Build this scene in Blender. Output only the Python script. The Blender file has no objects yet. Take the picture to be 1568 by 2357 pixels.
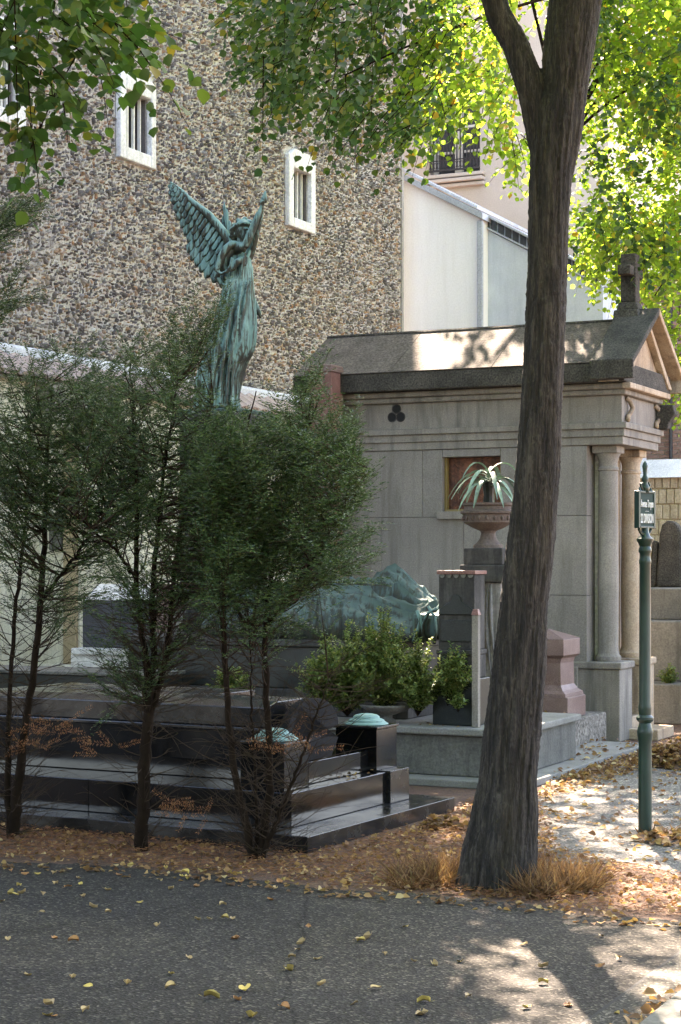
import bpy, bmesh, math, random
import numpy as np
from math import sin, cos, pi, radians
from mathutils import Vector, Matrix

random.seed(7)
RNG = np.random.default_rng(11)
C = bpy.context.scene.collection

# ---------------------------------------------------------------- camera
F, CX, CY, EYE = 4200.0, 784.0, 1290.0, 1.65
cam_d = bpy.data.cameras.new('camera'); cam = bpy.data.objects.new('camera', cam_d); C.objects.link(cam)
cam.location = (0, 0, EYE); cam.rotation_euler = (radians(90), 0, 0)
cam_d.sensor_fit = 'VERTICAL'; cam_d.sensor_height = 36.0; cam_d.lens = 36.0*F/2357.0
cam_d.shift_y = (CY-1178.5)/2357.0; cam_d.clip_start = 0.05; cam_d.clip_end = 2000
bpy.context.scene.camera = cam

# ---------------------------------------------------------------- sky, sun, exposure
SUN_EL, SUN_AZ = radians(47), radians(1.2)
world = bpy.data.worlds.new("World"); bpy.context.scene.world = world; world.use_nodes = True
wn = world.node_tree; wn.nodes.clear()
sky = wn.nodes.new('ShaderNodeTexSky'); sky.sky_type = 'NISHITA'; sky.sun_disc = False
sky.sun_elevation = SUN_EL; sky.sun_rotation = SUN_AZ; sky.air_density = 1.0; sky.dust_density = 1.5; sky.ozone_density = 1.0
bg = wn.nodes.new('ShaderNodeBackground'); bg.inputs['Strength'].default_value = 0.085
wo = wn.nodes.new('ShaderNodeOutputWorld')
wn.links.new(sky.outputs[0], bg.inputs[0]); wn.links.new(bg.outputs[0], wo.inputs[0])
sun_d = bpy.data.lights.new('sun', 'SUN'); sun_d.energy = 5.0; sun_d.angle = radians(0.53); sun_d.color = (1.0, 0.93, 0.82)
sun = bpy.data.objects.new('sun', sun_d); C.objects.link(sun)
sun.rotation_euler = Vector((sin(SUN_AZ)*cos(SUN_EL), cos(SUN_AZ)*cos(SUN_EL), sin(SUN_EL))).to_track_quat('Z', 'Y').to_euler()
vs = bpy.context.scene.view_settings
vs.view_transform = 'Standard'; vs.look = 'None'; vs.gamma = 1.0; vs.use_curve_mapping = False; vs.exposure = 3.95
vs.use_white_balance = True; vs.white_balance_temperature = 7600; vs.white_balance_tint = 19
cy = bpy.context.scene.cycles
cy.max_bounces = 7; cy.diffuse_bounces = 4; cy.transparent_max_bounces = 6; cy.sample_clamp_indirect = 8.0

# ---------------------------------------------------------------- frames: W = place from picture position and distance
def W(px, py, Y): return Vector(((px-CX)/F*Y, Y, EYE+(CY-py)/F*Y))
def gy(py, z=0.0): return (EYE-z)*F/(py-CY)
def G(px, py, z=0.0): Y = gy(py, z); return Vector(((px-CX)/F*Y, Y, z))

class Grid:
    """a plan frame turned by th: u runs right and nearer, v runs away and right"""
    def __init__(s, deg): s.th = radians(deg); s.s, s.c = sin(s.th), cos(s.th)
    def w(s, u, v, z=0.0): return Vector((u*s.c+v*s.s, -u*s.s+v*s.c, z))
    def uv(s, p): return (p[0]*s.c-p[1]*s.s, p[0]*s.s+p[1]*s.c)
    def on_v(s, px, v): d = (px-CX)/F; t = v/(d*s.s+s.c); return t*(d*s.c-s.s), t
    def on_u(s, px, u): d = (px-CX)/F; t = u/(d*s.c-s.s); return t*(d*s.s+s.c), t
GM = Grid(25.5)     # mausoleum, walls, building
GT = Grid(28.4)     # black granite tomb

def tag(o, label=None, cat=None, group=None, kind=None):
    if label: o['label'] = label
    if cat: o['category'] = cat
    if group: o['group'] = group
    if kind: o['kind'] = kind
    return o
def empty(name, loc, rz=0.0, parent=None):
    o = bpy.data.objects.new(name, None); C.objects.link(o); o.location = loc; o.rotation_euler = (0, 0, rz); o.empty_display_size = .1
    if parent: o.parent = parent
    return o
class Frame:
    """an Empty standing at (u0,v0,z0) of a grid; L() turns grid coordinates into its own"""
    def __init__(s, name, grid, u0, v0, z0=0.0):
        s.o = (u0, v0, z0); s.e = empty(name, grid.w(u0, v0, z0), -grid.th); s.g = grid
    def sh(s, mb): mb.off = Vector(s.o); return mb

class MB:
    def __init__(s, fr=None): s.v, s.f, s.off = [], [], Vector(fr.o) if fr else Vector((0, 0, 0))
    def add(s, vs, fs):
        n = len(s.v); s.v += [Vector(p)-s.off for p in vs]; s.f += [tuple(i+n for i in f) for f in fs]; return s
    def box(s, a, b, c, d, e, f):
        return s.add([(a,c,e),(b,c,e),(b,d,e),(a,d,e),(a,c,f),(b,c,f),(b,d,f),(a,d,f)],
                     [(0,3,2,1),(4,5,6,7),(0,1,5,4),(1,2,6,5),(2,3,7,6),(3,0,4,7)])
    def frustum(s, a, b, c, d, e, f, t):      # box whose top is inset by t
        return s.add([(a,c,e),(b,c,e),(b,d,e),(a,d,e),(a+t,c+t,f),(b-t,c+t,f),(b-t,d-t,f),(a+t,d-t,f)],
                     [(0,3,2,1),(4,5,6,7),(0,1,5,4),(1,2,6,5),(2,3,7,6),(3,0,4,7)])
    def prism(s, poly, d, axis='u', a=0, b=1):
        """poly of 2D points extruded along axis between a and b; axis u -> (v,z), v -> (u,z), z -> (u,v)"""
        n = len(poly); mk = {'u': lambda p, t: (t, p[0], p[1]), 'v': lambda p, t: (p[0], t, p[1]), 'z': lambda p, t: (p[0], p[1], t)}[axis]
        s.add([mk(p, a) for p in poly]+[mk(p, b) for p in poly],
              [tuple(range(n))[::-1], tuple(range(n, 2*n))]+[(i, (i+1) % n, n+(i+1) % n, n+i) for i in range(n)]); return s
    def lathe(s, cx, cy_, prof, sides=24):
        vs, fs = [], []
        for r, z in prof:
            for k in range(sides): a = 2*pi*k/sides; vs.append((cx+r*cos(a), cy_+r*sin(a), z))
        for i in range(len(prof)-1):
            for k in range(sides): k2 = (k+1) % sides; fs.append((i*sides+k, i*sides+k2, (i+1)*sides+k2, (i+1)*sides+k))
        fs.append(tuple(range(sides))[::-1]); m = (len(prof)-1)*sides; fs.append(tuple(range(m, m+sides)))
        return s.add(vs, fs)
    def tube(s, pts, rad, sides=8, cap=True):
        pts = [Vector(p) for p in pts]; n = len(pts)
        if not hasattr(rad, '__len__'): rad = [rad]*n
        vs, fs = [], []; prev = None
        for i in range(n):
            t = (pts[min(i+1, n-1)]-pts[max(i-1, 0)]).normalized()
            if prev is None: a = t.orthogonal().normalized()
            else:
                a = prev-t*prev.dot(t); a = a.normalized() if a.length > 1e-6 else t.orthogonal().normalized()
            prev = a; b = t.cross(a)
            for k in range(sides): q = 2*pi*k/sides; vs.append(pts[i]+(a*cos(q)+b*sin(q))*rad[i])
        for i in range(n-1):
            for k in range(sides): k2 = (k+1) % sides; fs.append((i*sides+k, i*sides+k2, (i+1)*sides+k2, (i+1)*sides+k))
        if cap: fs.append(tuple(range(sides))[::-1]); m = (n-1)*sides; fs.append(tuple(range(m, m+sides)))
        return s.add(vs, fs)
    def build(s, name, mat, parent=None, bevel=0, smooth=False, seg=2):
        me = bpy.data.meshes.new(name); me.from_pydata([tuple(p) for p in s.v], [], s.f); me.update()
        return link(name, me, mat, parent, bevel, smooth, seg)
def link(name, me, mat=None, parent=None, bevel=0, smooth=False, seg=2):
    o = bpy.data.objects.new(name, me); C.objects.link(o)
    if parent: o.parent = parent
    if mat and not me.materials: me.materials.append(mat)
    if smooth: me.shade_smooth()
    if bevel:
        m = o.modifiers.new('bevel', 'BEVEL'); m.width = bevel; m.segments = seg; m.limit_method = 'ANGLE'; m.angle_limit = radians(40)
    return o
def np_mesh(name, verts, loops, sizes, mat=None, smooth=False):
    me = bpy.data.meshes.new(name); me.vertices.add(len(verts)); me.vertices.foreach_set('co', np.ascontiguousarray(verts, np.float32).ravel())
    me.loops.add(len(loops)); me.loops.foreach_set('vertex_index', np.ascontiguousarray(loops, np.int32))
    st = np.zeros(len(sizes), np.int32); st[1:] = np.cumsum(sizes)[:-1]
    me.polygons.add(len(sizes)); me.polygons.foreach_set('loop_start', st)
    try: me.polygons.foreach_set('loop_total', np.array(sizes, np.int32))
    except Exception: pass
    me.update(calc_edges=True); me.validate()
    if mat: me.materials.append(mat)
    if smooth: me.shade_smooth()
    return me
def scatter(name, tv, tf, pos, R, size, mat, smooth=False):
    """copies of a small template (tv, tf) at pos with rotation matrices R and size, as one mesh"""
    tv = np.array(tv, float); n = len(pos); m = len(tv)
    size = np.asarray(size, float).reshape(n, -1)
    if size.shape[1] == 1: size = np.repeat(size, 3, 1)
    V = np.einsum('nij,nmj->nmi', R, tv[None]*size[:, None, :])+pos[:, None, :]
    lp = np.concatenate([np.array(f) for f in tf]); sz = np.array([len(f) for f in tf])
    L = (lp[None]+(np.arange(n)*m)[:, None]).ravel()
    return np_mesh(name, V.reshape(-1, 3), L, np.tile(sz, n), mat, smooth)
def frames(dirs, normals):
    """rotation matrices whose y axis is dirs and whose z axis is near normals"""
    y = dirs/np.linalg.norm(dirs, axis=1, keepdims=True)
    x = np.cross(y, normals); x /= np.linalg.norm(x, axis=1, keepdims=True)+1e-9
    z = np.cross(x, y); return np.stack([x, y, z], 2)

# ---------------------------------------------------------------- materials
def NT(name):
    m = bpy.data.materials.new(name); m.use_nodes = True; nt = m.node_tree; nt.nodes.clear()
    o = nt.nodes.new('ShaderNodeOutputMaterial'); b = nt.nodes.new('ShaderNodeBsdfPrincipled'); nt.links.new(b.outputs[0], o.inputs[0])
    return m, nt, b, o
def N(nt, t, **k):
    n = nt.nodes.new(t)
    for a, v in k.items():
        if a in ('inp',):
            for i, x in v.items(): n.inputs[i].default_value = x
        else: setattr(n, a, v)
    return n
def ramp(nt, stops, src, interp='LINEAR'):
    r = nt.nodes.new('ShaderNodeValToRGB'); r.color_ramp.interpolation = interp; e = r.color_ramp.elements
    while len(e) < len(stops): e.new(0.5)
    for x, (p, c) in zip(e, stops): x.position = p; x.color = (*c, 1) if len(c) == 3 else c
    nt.links.new(src, r.inputs[0]); return r.outputs[0]
def mix(nt, fac, a, b, mode='MIX'):
    m = nt.nodes.new('ShaderNodeMix'); m.data_type = 'RGBA'; m.blend_type = mode
    for s, x in ((0, fac), (6, a), (7, b)):
        if hasattr(x, 'is_linked') or hasattr(x, 'links'): nt.links.new(x, m.inputs[s])
        else: m.inputs[s].default_value = x if not isinstance(x, tuple) or len(x) == 4 else (*x, 1)
    return m.outputs[2]
def noise(nt, co, scale, detail=4, rough=.6, dist=0.0, stretch=None):
    if stretch:
        mp = nt.nodes.new('ShaderNodeMapping'); mp.inputs['Scale'].default_value = stretch; nt.links.new(co, mp.inputs[0]); co = mp.outputs[0]
    n = nt.nodes.new('ShaderNodeTexNoise'); n.inputs['Scale'].default_value = scale; n.inputs['Detail'].default_value = detail
    n.inputs['Roughness'].default_value = rough; n.inputs['Distortion'].default_value = dist; nt.links.new(co, n.inputs['Vector']); return n.outputs[0]
def bump(nt, b, h, strength=.4, dist=.01):
    n = nt.nodes.new('ShaderNodeBump'); n.inputs['Strength'].default_value = strength; n.inputs['Distance'].default_value = dist
    nt.links.new(h, n.inputs['Height']); nt.links.new(n.outputs[0], b.inputs['Normal']); return n
def stone(name, c1, c2, scale=3.0, rough=.85, fine=60, bstr=.35, streak=None, streak_amt=.6, spec=.3, grain=None, island=0.0, blocks=0.0):
    """two tones in broad clouds, fine grain, optional vertical rain streaks of colour `streak`"""
    m, nt, b, o = NT(name); tc = N(nt, 'ShaderNodeTexCoord').outputs['Object']
    n1 = noise(nt, tc, scale, 6, .65); n2 = noise(nt, tc, fine, 3, .7)
    col = ramp(nt, [(.32, c1), (.68, c2)], n1)
    col = mix(nt, .55, col, ramp(nt, [(.3, (.45, .45, .45)), (.7, (1.4, 1.4, 1.4))], n2), 'MULTIPLY') if grain is None else mix(nt, grain, col, ramp(nt, [(.35, (.2, .2, .2)), (.65, (2., 2., 2.))], n2), 'MULTIPLY')
    if streak:
        s1 = noise(nt, tc, 2.2, 5, .7, 0.3, (3.2, 3.2, .35))
        col = mix(nt, ramp(nt, [(.48, (0, 0, 0)), (.68, (streak_amt,)*3)], s1), col, streak)
    if blocks:
        g = N(nt, 'ShaderNodeObjectInfo').outputs['Random']; col = mix(nt, blocks, col, ramp(nt, [(0, (.62, .62, .64)), (.5, (1, 1, 1)), (1, (1.35, 1.28, 1.15))], g), 'MULTIPLY')
    if island:
        g = N(nt, 'ShaderNodeNewGeometry').outputs['Random Per Island']
        col = mix(nt, island, col, ramp(nt, [(0, (.6, .6, .6)), (1, (1.4, 1.4, 1.4))], g), 'MULTIPLY')
    nt.links.new(col, b.inputs['Base Color']); b.inputs['Roughness'].default_value = rough; b.inputs['Specular IOR Level'].default_value = spec
    hh = N(nt, 'ShaderNodeMath', operation='ADD'); nt.links.new(n1, hh.inputs[0]); nt.links.new(n2, hh.inputs[1])
    bump(nt, b, hh.outputs[0], bstr, .006); return m
def leafmat(name, cols, trans, tfac=.45, rough=.5, tmul=1.0):
    m, nt, b, o = NT(name); g = N(nt, 'ShaderNodeNewGeometry').outputs['Random Per Island']
    col = ramp(nt, cols, g); tc = N(nt, 'ShaderNodeTexCoord').outputs['Object']
    col = mix(nt, .5, col, ramp(nt, [(.3, (.6, .6, .6)), (.7, (1.35, 1.35, 1.35))], noise(nt, tc, 1.4, 2)), 'MULTIPLY')
    nt.links.new(col, b.inputs['Base Color']); b.inputs['Roughness'].default_value = rough; b.inputs['Specular IOR Level'].default_value = .35
    t = N(nt, 'ShaderNodeBsdfTranslucent'); tcol = ramp(nt, trans, g); nt.links.new(tcol, t.inputs[0])
    mx = N(nt, 'ShaderNodeMixShader'); mx.inputs[0].default_value = tfac
    nt.links.new(b.outputs[0], mx.inputs[1]); nt.links.new(t.outputs[0], mx.inputs[2]); nt.links.new(mx.outputs[0], o.inputs[0]); return m

M = {}
M['limestone'] = stone('limestone', (.19, .172, .145), (.29, .265, .225), 1.6, .9, 90, .25, streak=(.10, .095, .085), streak_amt=.75)
M['limestone_clean'] = stone('limestone_clean', (.20, .183, .16), (.265, .245, .215), 1.4, .9, 90, .2, streak=(.10, .09, .075), streak_amt=.5, blocks=.2)
M['limestone_lit'] = stone('limestone_lit', (.34, .24, .15), (.46, .38, .28), 2.2, .9, 70, .35, streak=(.12, .085, .06), streak_amt=.7)  # limestone with the porch's warm bounced light put into its colour
M['mossy_shaded_stone'] = stone('mossy_shaded_stone', (.028, .027, .022), (.072, .066, .055), 3.5, .95, 60, .8, grain=.7)  # dark stone, darkened further to carry the eave shadow
M['roof_stone'] = stone('roof_stone', (.055, .048, .04), (.13, .108, .09), 4, .95, 45, .9, grain=.6)
M['dark_stone'] = stone('dark_stone', (.024, .024, .022), (.065, .062, .056), 4, .85, 50, .5, streak=(.19, .18, .16), streak_amt=.4)
M['grey_stone'] = stone('grey_stone', (.10, .10, .088), (.17, .165, .145), 3, .9, 55, .6, streak=(.05, .05, .042), streak_amt=.6)
M['veined_stone'] = stone('veined_stone', (.20, .20, .19), (.36, .35, .34), 2.0, .8, 30, .7, streak=(.06, .062, .06), streak_amt=.9)
M['rough_block'] = stone('rough_block', (.11, .10, .085), (.22, .20, .17), 6, .95, 28, 1.6, grain=.7)
M['concrete'] = stone('concrete', (.17, .17, .15), (.26, .255, .23), 3, .95, 90, .4)
M['pink_granite'] = stone('pink_granite', (.15, .095, .08), (.22, .15, .13), 5, .45, 160, .1, grain=.5)
M['red_granite'] = stone('red_granite', (.15, .07, .055), (.23, .12, .10), 5, .5, 150, .15, grain=.5)
M['blue_granite'] = stone('blue_granite', (.035, .037, .048), (.065, .068, .08), 5, .35, 150, .1, grain=.5)
M['green_granite'] = stone('green_granite', (.010, .013, .011), (.024, .028, .025), 4, .4, 140, .1, grain=.5)
M['cream_render'] = stone('cream_render', (.70, .67, .52), (.80, .77, .63), 1.8, .95, 70, .3, streak=(.35, .30, .2), streak_amt=.5)
M['ochre_render'] = stone('ochre_render', (.36, .28, .16), (.48, .39, .25), 2.5, .95, 60, .4)
M['white_stone'] = stone('white_stone', (.62, .61, .58), (.78, .77, .74), 5, .8, 30, .6, streak=(.42, .40, .37), streak_amt=.5)
M['white_render'] = stone('white_render', (.78, .78, .78), (.83, .825, .82), .8, .95, 40, .1, grain=.06, streak=(.62, .60, .57), streak_amt=.25)
M['blue_render'] = stone('blue_render', (.42, .46, .51), (.54, .58, .62), 1.2, .95, 40, .1, grain=.08, streak=(.36, .40, .45), streak_amt=.6)
M['beige_render'] = stone('beige_render', (.47, .41, .36), (.56, .50, .445), .7, .95, 50, .15, grain=.1)
M['tile'] = stone('tile', (.26, .19, .165), (.42, .34, .31), 3, .85, 50, .5)
M['slate'] = stone('slate', (.42, .445, .49), (.60, .62, .66), 3, .6, 50, .3)
M['zinc'] = stone('zinc', (.33, .36, .41), (.45, .48, .53), 2, .45, 60, .1)
M['brick'] = stone('brick', (.22, .13, .105), (.34, .22, .18), 9, .95, 60, .5)
M['mortar_grey'] = stone('mortar_grey', (.30, .28, .25), (.38, .36, .33), 5, .95, 60, .5)

M['matte_black'] = stone('matte_black', (.010, .010, .011), (.02, .02, .021), 4, .85, 150, .1, grain=.5, spec=.08)
M['urn_stone'] = stone('urn_stone', (.085, .062, .05), (.16, .125, .105), 6, .8, 60, .5)
def granite_black(name, base=.0035, rough=.05):
    m, nt, b, o = NT(name); tc = N(nt, 'ShaderNodeTexCoord').outputs['Object']
    n = noise(nt, tc, 220, 2, .8); nt.links.new(ramp(nt, [(.4, (base,)*3), (.62, (base*1.6, base*1.7, base*1.7)), (.72, (base*5,)*3)], n), b.inputs['Base Color'])
    d = noise(nt, tc, 2.5, 5, .7); nt.links.new(ramp(nt, [(.35, (rough,)*3), (.75, (rough*4.5,)*3)], d), b.inputs['Roughness'])
    b.inputs['Specular IOR Level'].default_value = .55; return m
M['black_granite'] = granite_black('black_granite')
M['black_granite_dusty'] = granite_black('black_granite_dusty', .009, .10)

def bronze(name, lightness=1.0, thr=.43, red=1.0):
    m, nt, b, o = NT(name); tc = N(nt, 'ShaderNodeTexCoord').outputs['Object']
    s = noise(nt, tc, 9, 6, .7, .6, (2.6, 2.6, .28)); c = noise(nt, tc, 5, 5, .65)
    k = lightness
    pat = ramp(nt, [(.3, (.08*k*red, .165*k, .15*k)), (.55, (.13*k*red, .24*k, .22*k)), (.75, (.21*k*red, .33*k, .29*k))], c)
    dark = ramp(nt, [(.3, (.018, .025, .022)), (.7, (.055, .06, .042))], noise(nt, tc, 14, 3))
    geo = N(nt, 'ShaderNodeNewGeometry'); sx = N(nt, 'ShaderNodeSeparateXYZ'); nt.links.new(geo.outputs['Normal'], sx.inputs[0])
    up = N(nt, 'ShaderNodeMath', operation='MULTIPLY_ADD', inp={1: .26}); nt.links.new(sx.outputs[2], up.inputs[0]); nt.links.new(s, up.inputs[2])  # upward faces paler: patina, plus lit ridges painted on the drapery
    f = ramp(nt, [(thr, (0, 0, 0)), (thr+.12, (1, 1, 1))], up.outputs[0])
    nt.links.new(mix(nt, f, dark, pat), b.inputs['Base Color']); b.inputs['Roughness'].default_value = .6; b.inputs['Specular IOR Level'].default_value = .4
    bump(nt, b, s, .3, .004); return m
M['bronze'] = bronze('bronze', 1.3, .45); M['bronze_drape'] = bronze('bronze_drape', .50, .565, 1.1); M['bronze_dark'] = bronze('bronze_dark', .5)

def paint(name, col, rough=.4, n=.3, spec=.5):
    m, nt, b, o = NT(name); tc = N(nt, 'ShaderNodeTexCoord').outputs['Object']
    q = noise(nt, tc, 12, 5, .7); nt.links.new(mix(nt, n, (*col, 1), ramp(nt, [(.3, (.4, .4, .4)), (.7, (1.5, 1.5, 1.5))], q), 'MULTIPLY'), b.inputs['Base Color'])
    b.inputs['Roughness'].default_value = rough; b.inputs['Specular IOR Level'].default_value = spec; bump(nt, b, q, .3, .003); return m
M['green_paint'] = paint('green_paint', (.006, .030, .022), .38)
M['green_plate'] = paint('green_plate', (.010, .034, .027), .8, .2)
M['white_letters'] = paint('white_letters', (.55, .58, .55), .6)
M['black_iron'] = paint('black_iron', (.03, .03, .035), .5)
M['white_paint'] = paint('white_paint', (.72, .70, .64), .6)
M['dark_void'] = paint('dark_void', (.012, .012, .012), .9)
M['glass_dark'] = paint('glass_dark', (.05, .06, .07), .12)
M['gilt'] = paint('gilt', (.20, .14, .04), .5)
M['rust_grille'] = stone('rust_grille', (.06, .035, .028), (.30, .12, .07), 9, .8, 40, 1.2, streak=(.02, .02, .02), streak_amt=.7)

def m_asphalt(name, c1, c2):
    m, nt, b, o = NT(name); tc = N(nt, 'ShaderNodeTexCoord').outputs['Object']
    n1 = noise(nt, tc, .9, 5, .6); v = N(nt, 'ShaderNodeTexVoronoi', inp={'Scale': 95.0}); nt.links.new(tc, v.inputs['Vector'])
    wn_ = N(nt, 'ShaderNodeSeparateColor'); nt.links.new(v.outputs['Color'], wn_.inputs[0])
    col = mix(nt, 1.0, ramp(nt, [(.3, c1), (.7, c2)], n1), ramp(nt, [(0, (.55, .55, .55)), (.6, (1, 1, 1)), (.85, (1.3, 1.3, 1.3)), (1, (3.2, 3.1, 2.9))], wn_.outputs[0]), 'MULTIPLY')
    n3 = noise(nt, tc, 9, 4, .7); col = mix(nt, .6, col, ramp(nt, [(.3, (.7, .7, .72)), (.7, (1.25, 1.22, 1.15))], n3), 'MULTIPLY')
    vc = N(nt, 'ShaderNodeTexVoronoi', feature='DISTANCE_TO_EDGE', inp={'Scale': .38}); ds = N(nt, 'ShaderNodeMix', data_type='VECTOR', inp={0: .12})
    nz = N(nt, 'ShaderNodeTexNoise', inp={'Scale': 3.0, 'Detail': 6.0}); nt.links.new(tc, nz.inputs['Vector']); nt.links.new(tc, ds.inputs[4]); nt.links.new(nz.outputs['Color'], ds.inputs[5]); nt.links.new(ds.outputs[1], vc.inputs['Vector'])
    col = mix(nt, 1.0, col, ramp(nt, [(0, (.5, .5, .5)), (.0012, (.62, .62, .62)), (.0026, (1, 1, 1))], vc.outputs['Distance']), 'MULTIPLY')
    pt = noise(nt, tc, .33, 2, .4); col = mix(nt, .8, col, ramp(nt, [(.47, (.82, .82, .84)), (.485, (1.08, 1.06, 1.02))], pt), 'MULTIPLY')
    nt.links.new(col, b.inputs['Base Color']); b.inputs['Roughness'].default_value = .92; b.inputs['Specular IOR Level'].default_value = .15
    bump(nt, b, v.outputs['Distance'], .7, .006); return m
M['asphalt'] = m_asphalt('asphalt', (.037, .0335, .029), (.051, .047, .042))
M['path'] = m_asphalt('path_asphalt', (.12, .115, .105), (.20, .19, .175))
M['reveal'] = stone('dark_reveal', (.10, .085, .08), (.17, .15, .14), 4, .9, 60, .3)
M['gutter'] = m_asphalt('gutter', (.060, .057, .05), (.085, .08, .07))
def m_soil():
    m, nt, b, o = NT('leaf_litter_soil'); tc = N(nt, 'ShaderNodeTexCoord').outputs['Object']
    n1 = noise(nt, tc, 26, 6, .75, .5); n2 = noise(nt, tc, 1.7, 4)
    col = mix(nt, .6, ramp(nt, [(.3, (.035, .022, .016)), (.5, (.10, .055, .035)), (.7, (.19, .115, .07))], n1), ramp(nt, [(.3, (.6, .6, .6)), (.7, (1.4, 1.3, 1.2))], n2), 'MULTIPLY')
    nt.links.new(col, b.inputs['Base Color']); b.inputs['Roughness'].default_value = .95; bump(nt, b, n1, 1.0, .02); return m
M['soil'] = m_soil()
def m_bark():
    m, nt, b, o = NT('bark'); tc = N(nt, 'ShaderNodeTexCoord').outputs['Object']
    n0 = noise(nt, tc, 7, 6, .7, .8, (3.5, 3.5, .38)); nf = noise(nt, tc, 9, 5, .75, .9, (8.5, 8.5, .8)); n2 = noise(nt, tc, 40, 4, .7); n3 = noise(nt, tc, 2.0, 3, .5, 0, (1.6, 1.6, .25))
    n1 = N(nt, 'ShaderNodeMath', operation='MULTIPLY_ADD', inp={1: .5}); nt.links.new(nf, n1.inputs[0])
    h_ = N(nt, 'ShaderNodeMath', operation='MULTIPLY', inp={1: .5}); nt.links.new(n0, h_.inputs[0]); nt.links.new(h_.outputs[0], n1.inputs[2]); n1 = n1.outputs[0]
    col = mix(nt, .5, ramp(nt, [(.40, (.006, .0045, .0035)), (.49, (.022, .017, .0125)), (.60, (.082, .068, .053))], n1), ramp(nt, [(.3, (.6, .6, .6)), (.7, (1.4, 1.4, 1.4))], n2), 'MULTIPLY')
    col = mix(nt, ramp(nt, [(.58, (0, 0, 0)), (.75, (.45, .45, .45))], n3), col, (.085, .062, .03))
    nt.links.new(col, b.inputs['Base Color']); b.inputs['Roughness'].default_value = .9; bump(nt, b, n1, 1.0, .06); return m
M['bark'] = m_bark()
M['twig'] = paint('twig_bark', (.017, .011, .007), .95, .7, .08)
M['twig_grey'] = paint('dry_twig', (.045, .031, .021), .95, .7, .1)

def m_meuliere(name, island=True):
    m, nt, b, o = NT(name); tc = N(nt, 'ShaderNodeTexCoord').outputs['Object']
    if island: g = N(nt, 'ShaderNodeNewGeometry').outputs['Random Per Island']
    else: g = N(nt, 'ShaderNodeObjectInfo').outputs['Random']
    col = ramp(nt, [(0, (.12, .108, .102)), (.30, (.195, .178, .168)), (.50, (.265, .242, .222)), (.66, (.38, .35, .315)), (.76, (.50, .465, .42)), (.85, (.40, .30, .21)), (.92, (.41, .24, .135)), (1.0, (.70, .66, .60))], g)
    w = N(nt, 'ShaderNodeNewGeometry').outputs['Position']
    col = mix(nt, .8, col, ramp(nt, [(.3, (.5, .5, .5)), (.5, (1, 1, 1)), (.7, (1.7, 1.65, 1.55))], noise(nt, w, 28, 4, .75)), 'MULTIPLY')
    col = mix(nt, .6, col, ramp(nt, [(.35, (.72, .74, .8)), (.65, (1.25, 1.15, 1.0))], noise(nt, w, .7, 4, .6)), 'MULTIPLY')
    col = mix(nt, .7, col, ramp(nt, [(.34, (.66, .67, .70)), (.52, (1, 1, 1)), (.7, (1.2, 1.18, 1.13))], noise(nt, w, 1.3, 5, .7, .4, (1, 1, .22))), 'MULTIPLY')
    nt.links.new(col, b.inputs['Base Color']); b.inputs['Roughness'].default_value = .95
    bump(nt, b, noise(nt, w, 30, 4, .8), 1.0, .02); return m
M['millstone'] = m_meuliere('millstone'); M['millstone_single'] = m_meuliere('millstone_single', False)
def m_mort():
    m, nt, b, o = NT('cream_mortar'); w = N(nt, 'ShaderNodeNewGeometry').outputs['Position']
    n1 = noise(nt, w, 34, 5, .8, .5)
    nt.links.new(ramp(nt, [(.34, (.30, .27, .245)), (.46, (.50, .47, .435)), (.62, (.68, .65, .61))], n1), b.inputs['Base Color']); b.inputs['Roughness'].default_value = .95
    bump(nt, b, n1, 1.0, .02); return m
M['mortar'] = m_mort()

GRN = [(0, (.035, .075, .018)), (.45, (.05, .10, .022)), (.90, (.075, .125, .025)), (.965, (.16, .16, .03)), (1, (.32, .20, .03))]
TRN = [(0, (.24, .42, .03)), (.5, (.38, .58, .05)), (.90, (.40, .56, .06)), (.965, (.6, .52, .05)), (1, (.75, .38, .04))]
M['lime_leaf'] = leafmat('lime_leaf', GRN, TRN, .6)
M['lime_leaf_shade'] = leafmat('lime_leaf_shade', [(0, (.02, .05, .018)), (.6, (.035, .08, .022)), (.93, (.06, .10, .02)), (1, (.25, .2, .03))],
                              [(0, (.05, .14, .02)), (.6, (.10, .22, .03)), (.93, (.2, .3, .04)), (1, (.5, .4, .05))], .34)  # lime leaf with shade darkened into its colours
M['yew'] = leafmat('yew_needles', [(0, (.014, .036, .014)), (.5, (.034, .070, .022)), (.82, (.07, .115, .032)), (1, (.12, .14, .045))],
                   [(0, (.03, .08, .02)), (1, (.08, .16, .03))], .22, .4)
M['yew_brown'] = leafmat('dead_needles', [(0, (.16, .06, .025)), (1, (.30, .14, .06))], [(0, (.3, .12, .05)), (1, (.4, .2, .08))], .2, .7)
M['box_leaf'] = leafmat('shrub_leaf', [(0, (.06, .105, .03)), (.5, (.12, .18, .05)), (.85, (.19, .24, .075)), (1, (.3, .26, .08))],
                        [(0, (.12, .22, .04)), (1, (.35, .4, .08))], .35, .35)
M['dry_leaf'] = leafmat('dry_leaf', [(0, (.06, .032, .018)), (.4, (.13, .07, .035)), (.7, (.23, .125, .055)), (.9, (.38, .24, .09)), (1, (.5, .4, .2))],
                        [(0, (.3, .14, .05)), (1, (.6, .4, .12))], .25, .7)
M['dry_grass'] = leafmat('dry_grass', [(0, (.035, .02, .011)), (.4, (.085, .042, .02)), (.75, (.16, .082, .038)), (.93, (.28, .17, .09)), (1, (.10, .12, .04))],
                         [(0, (.2, .1, .04)), (1, (.4, .25, .1))], .3, .7)
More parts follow.
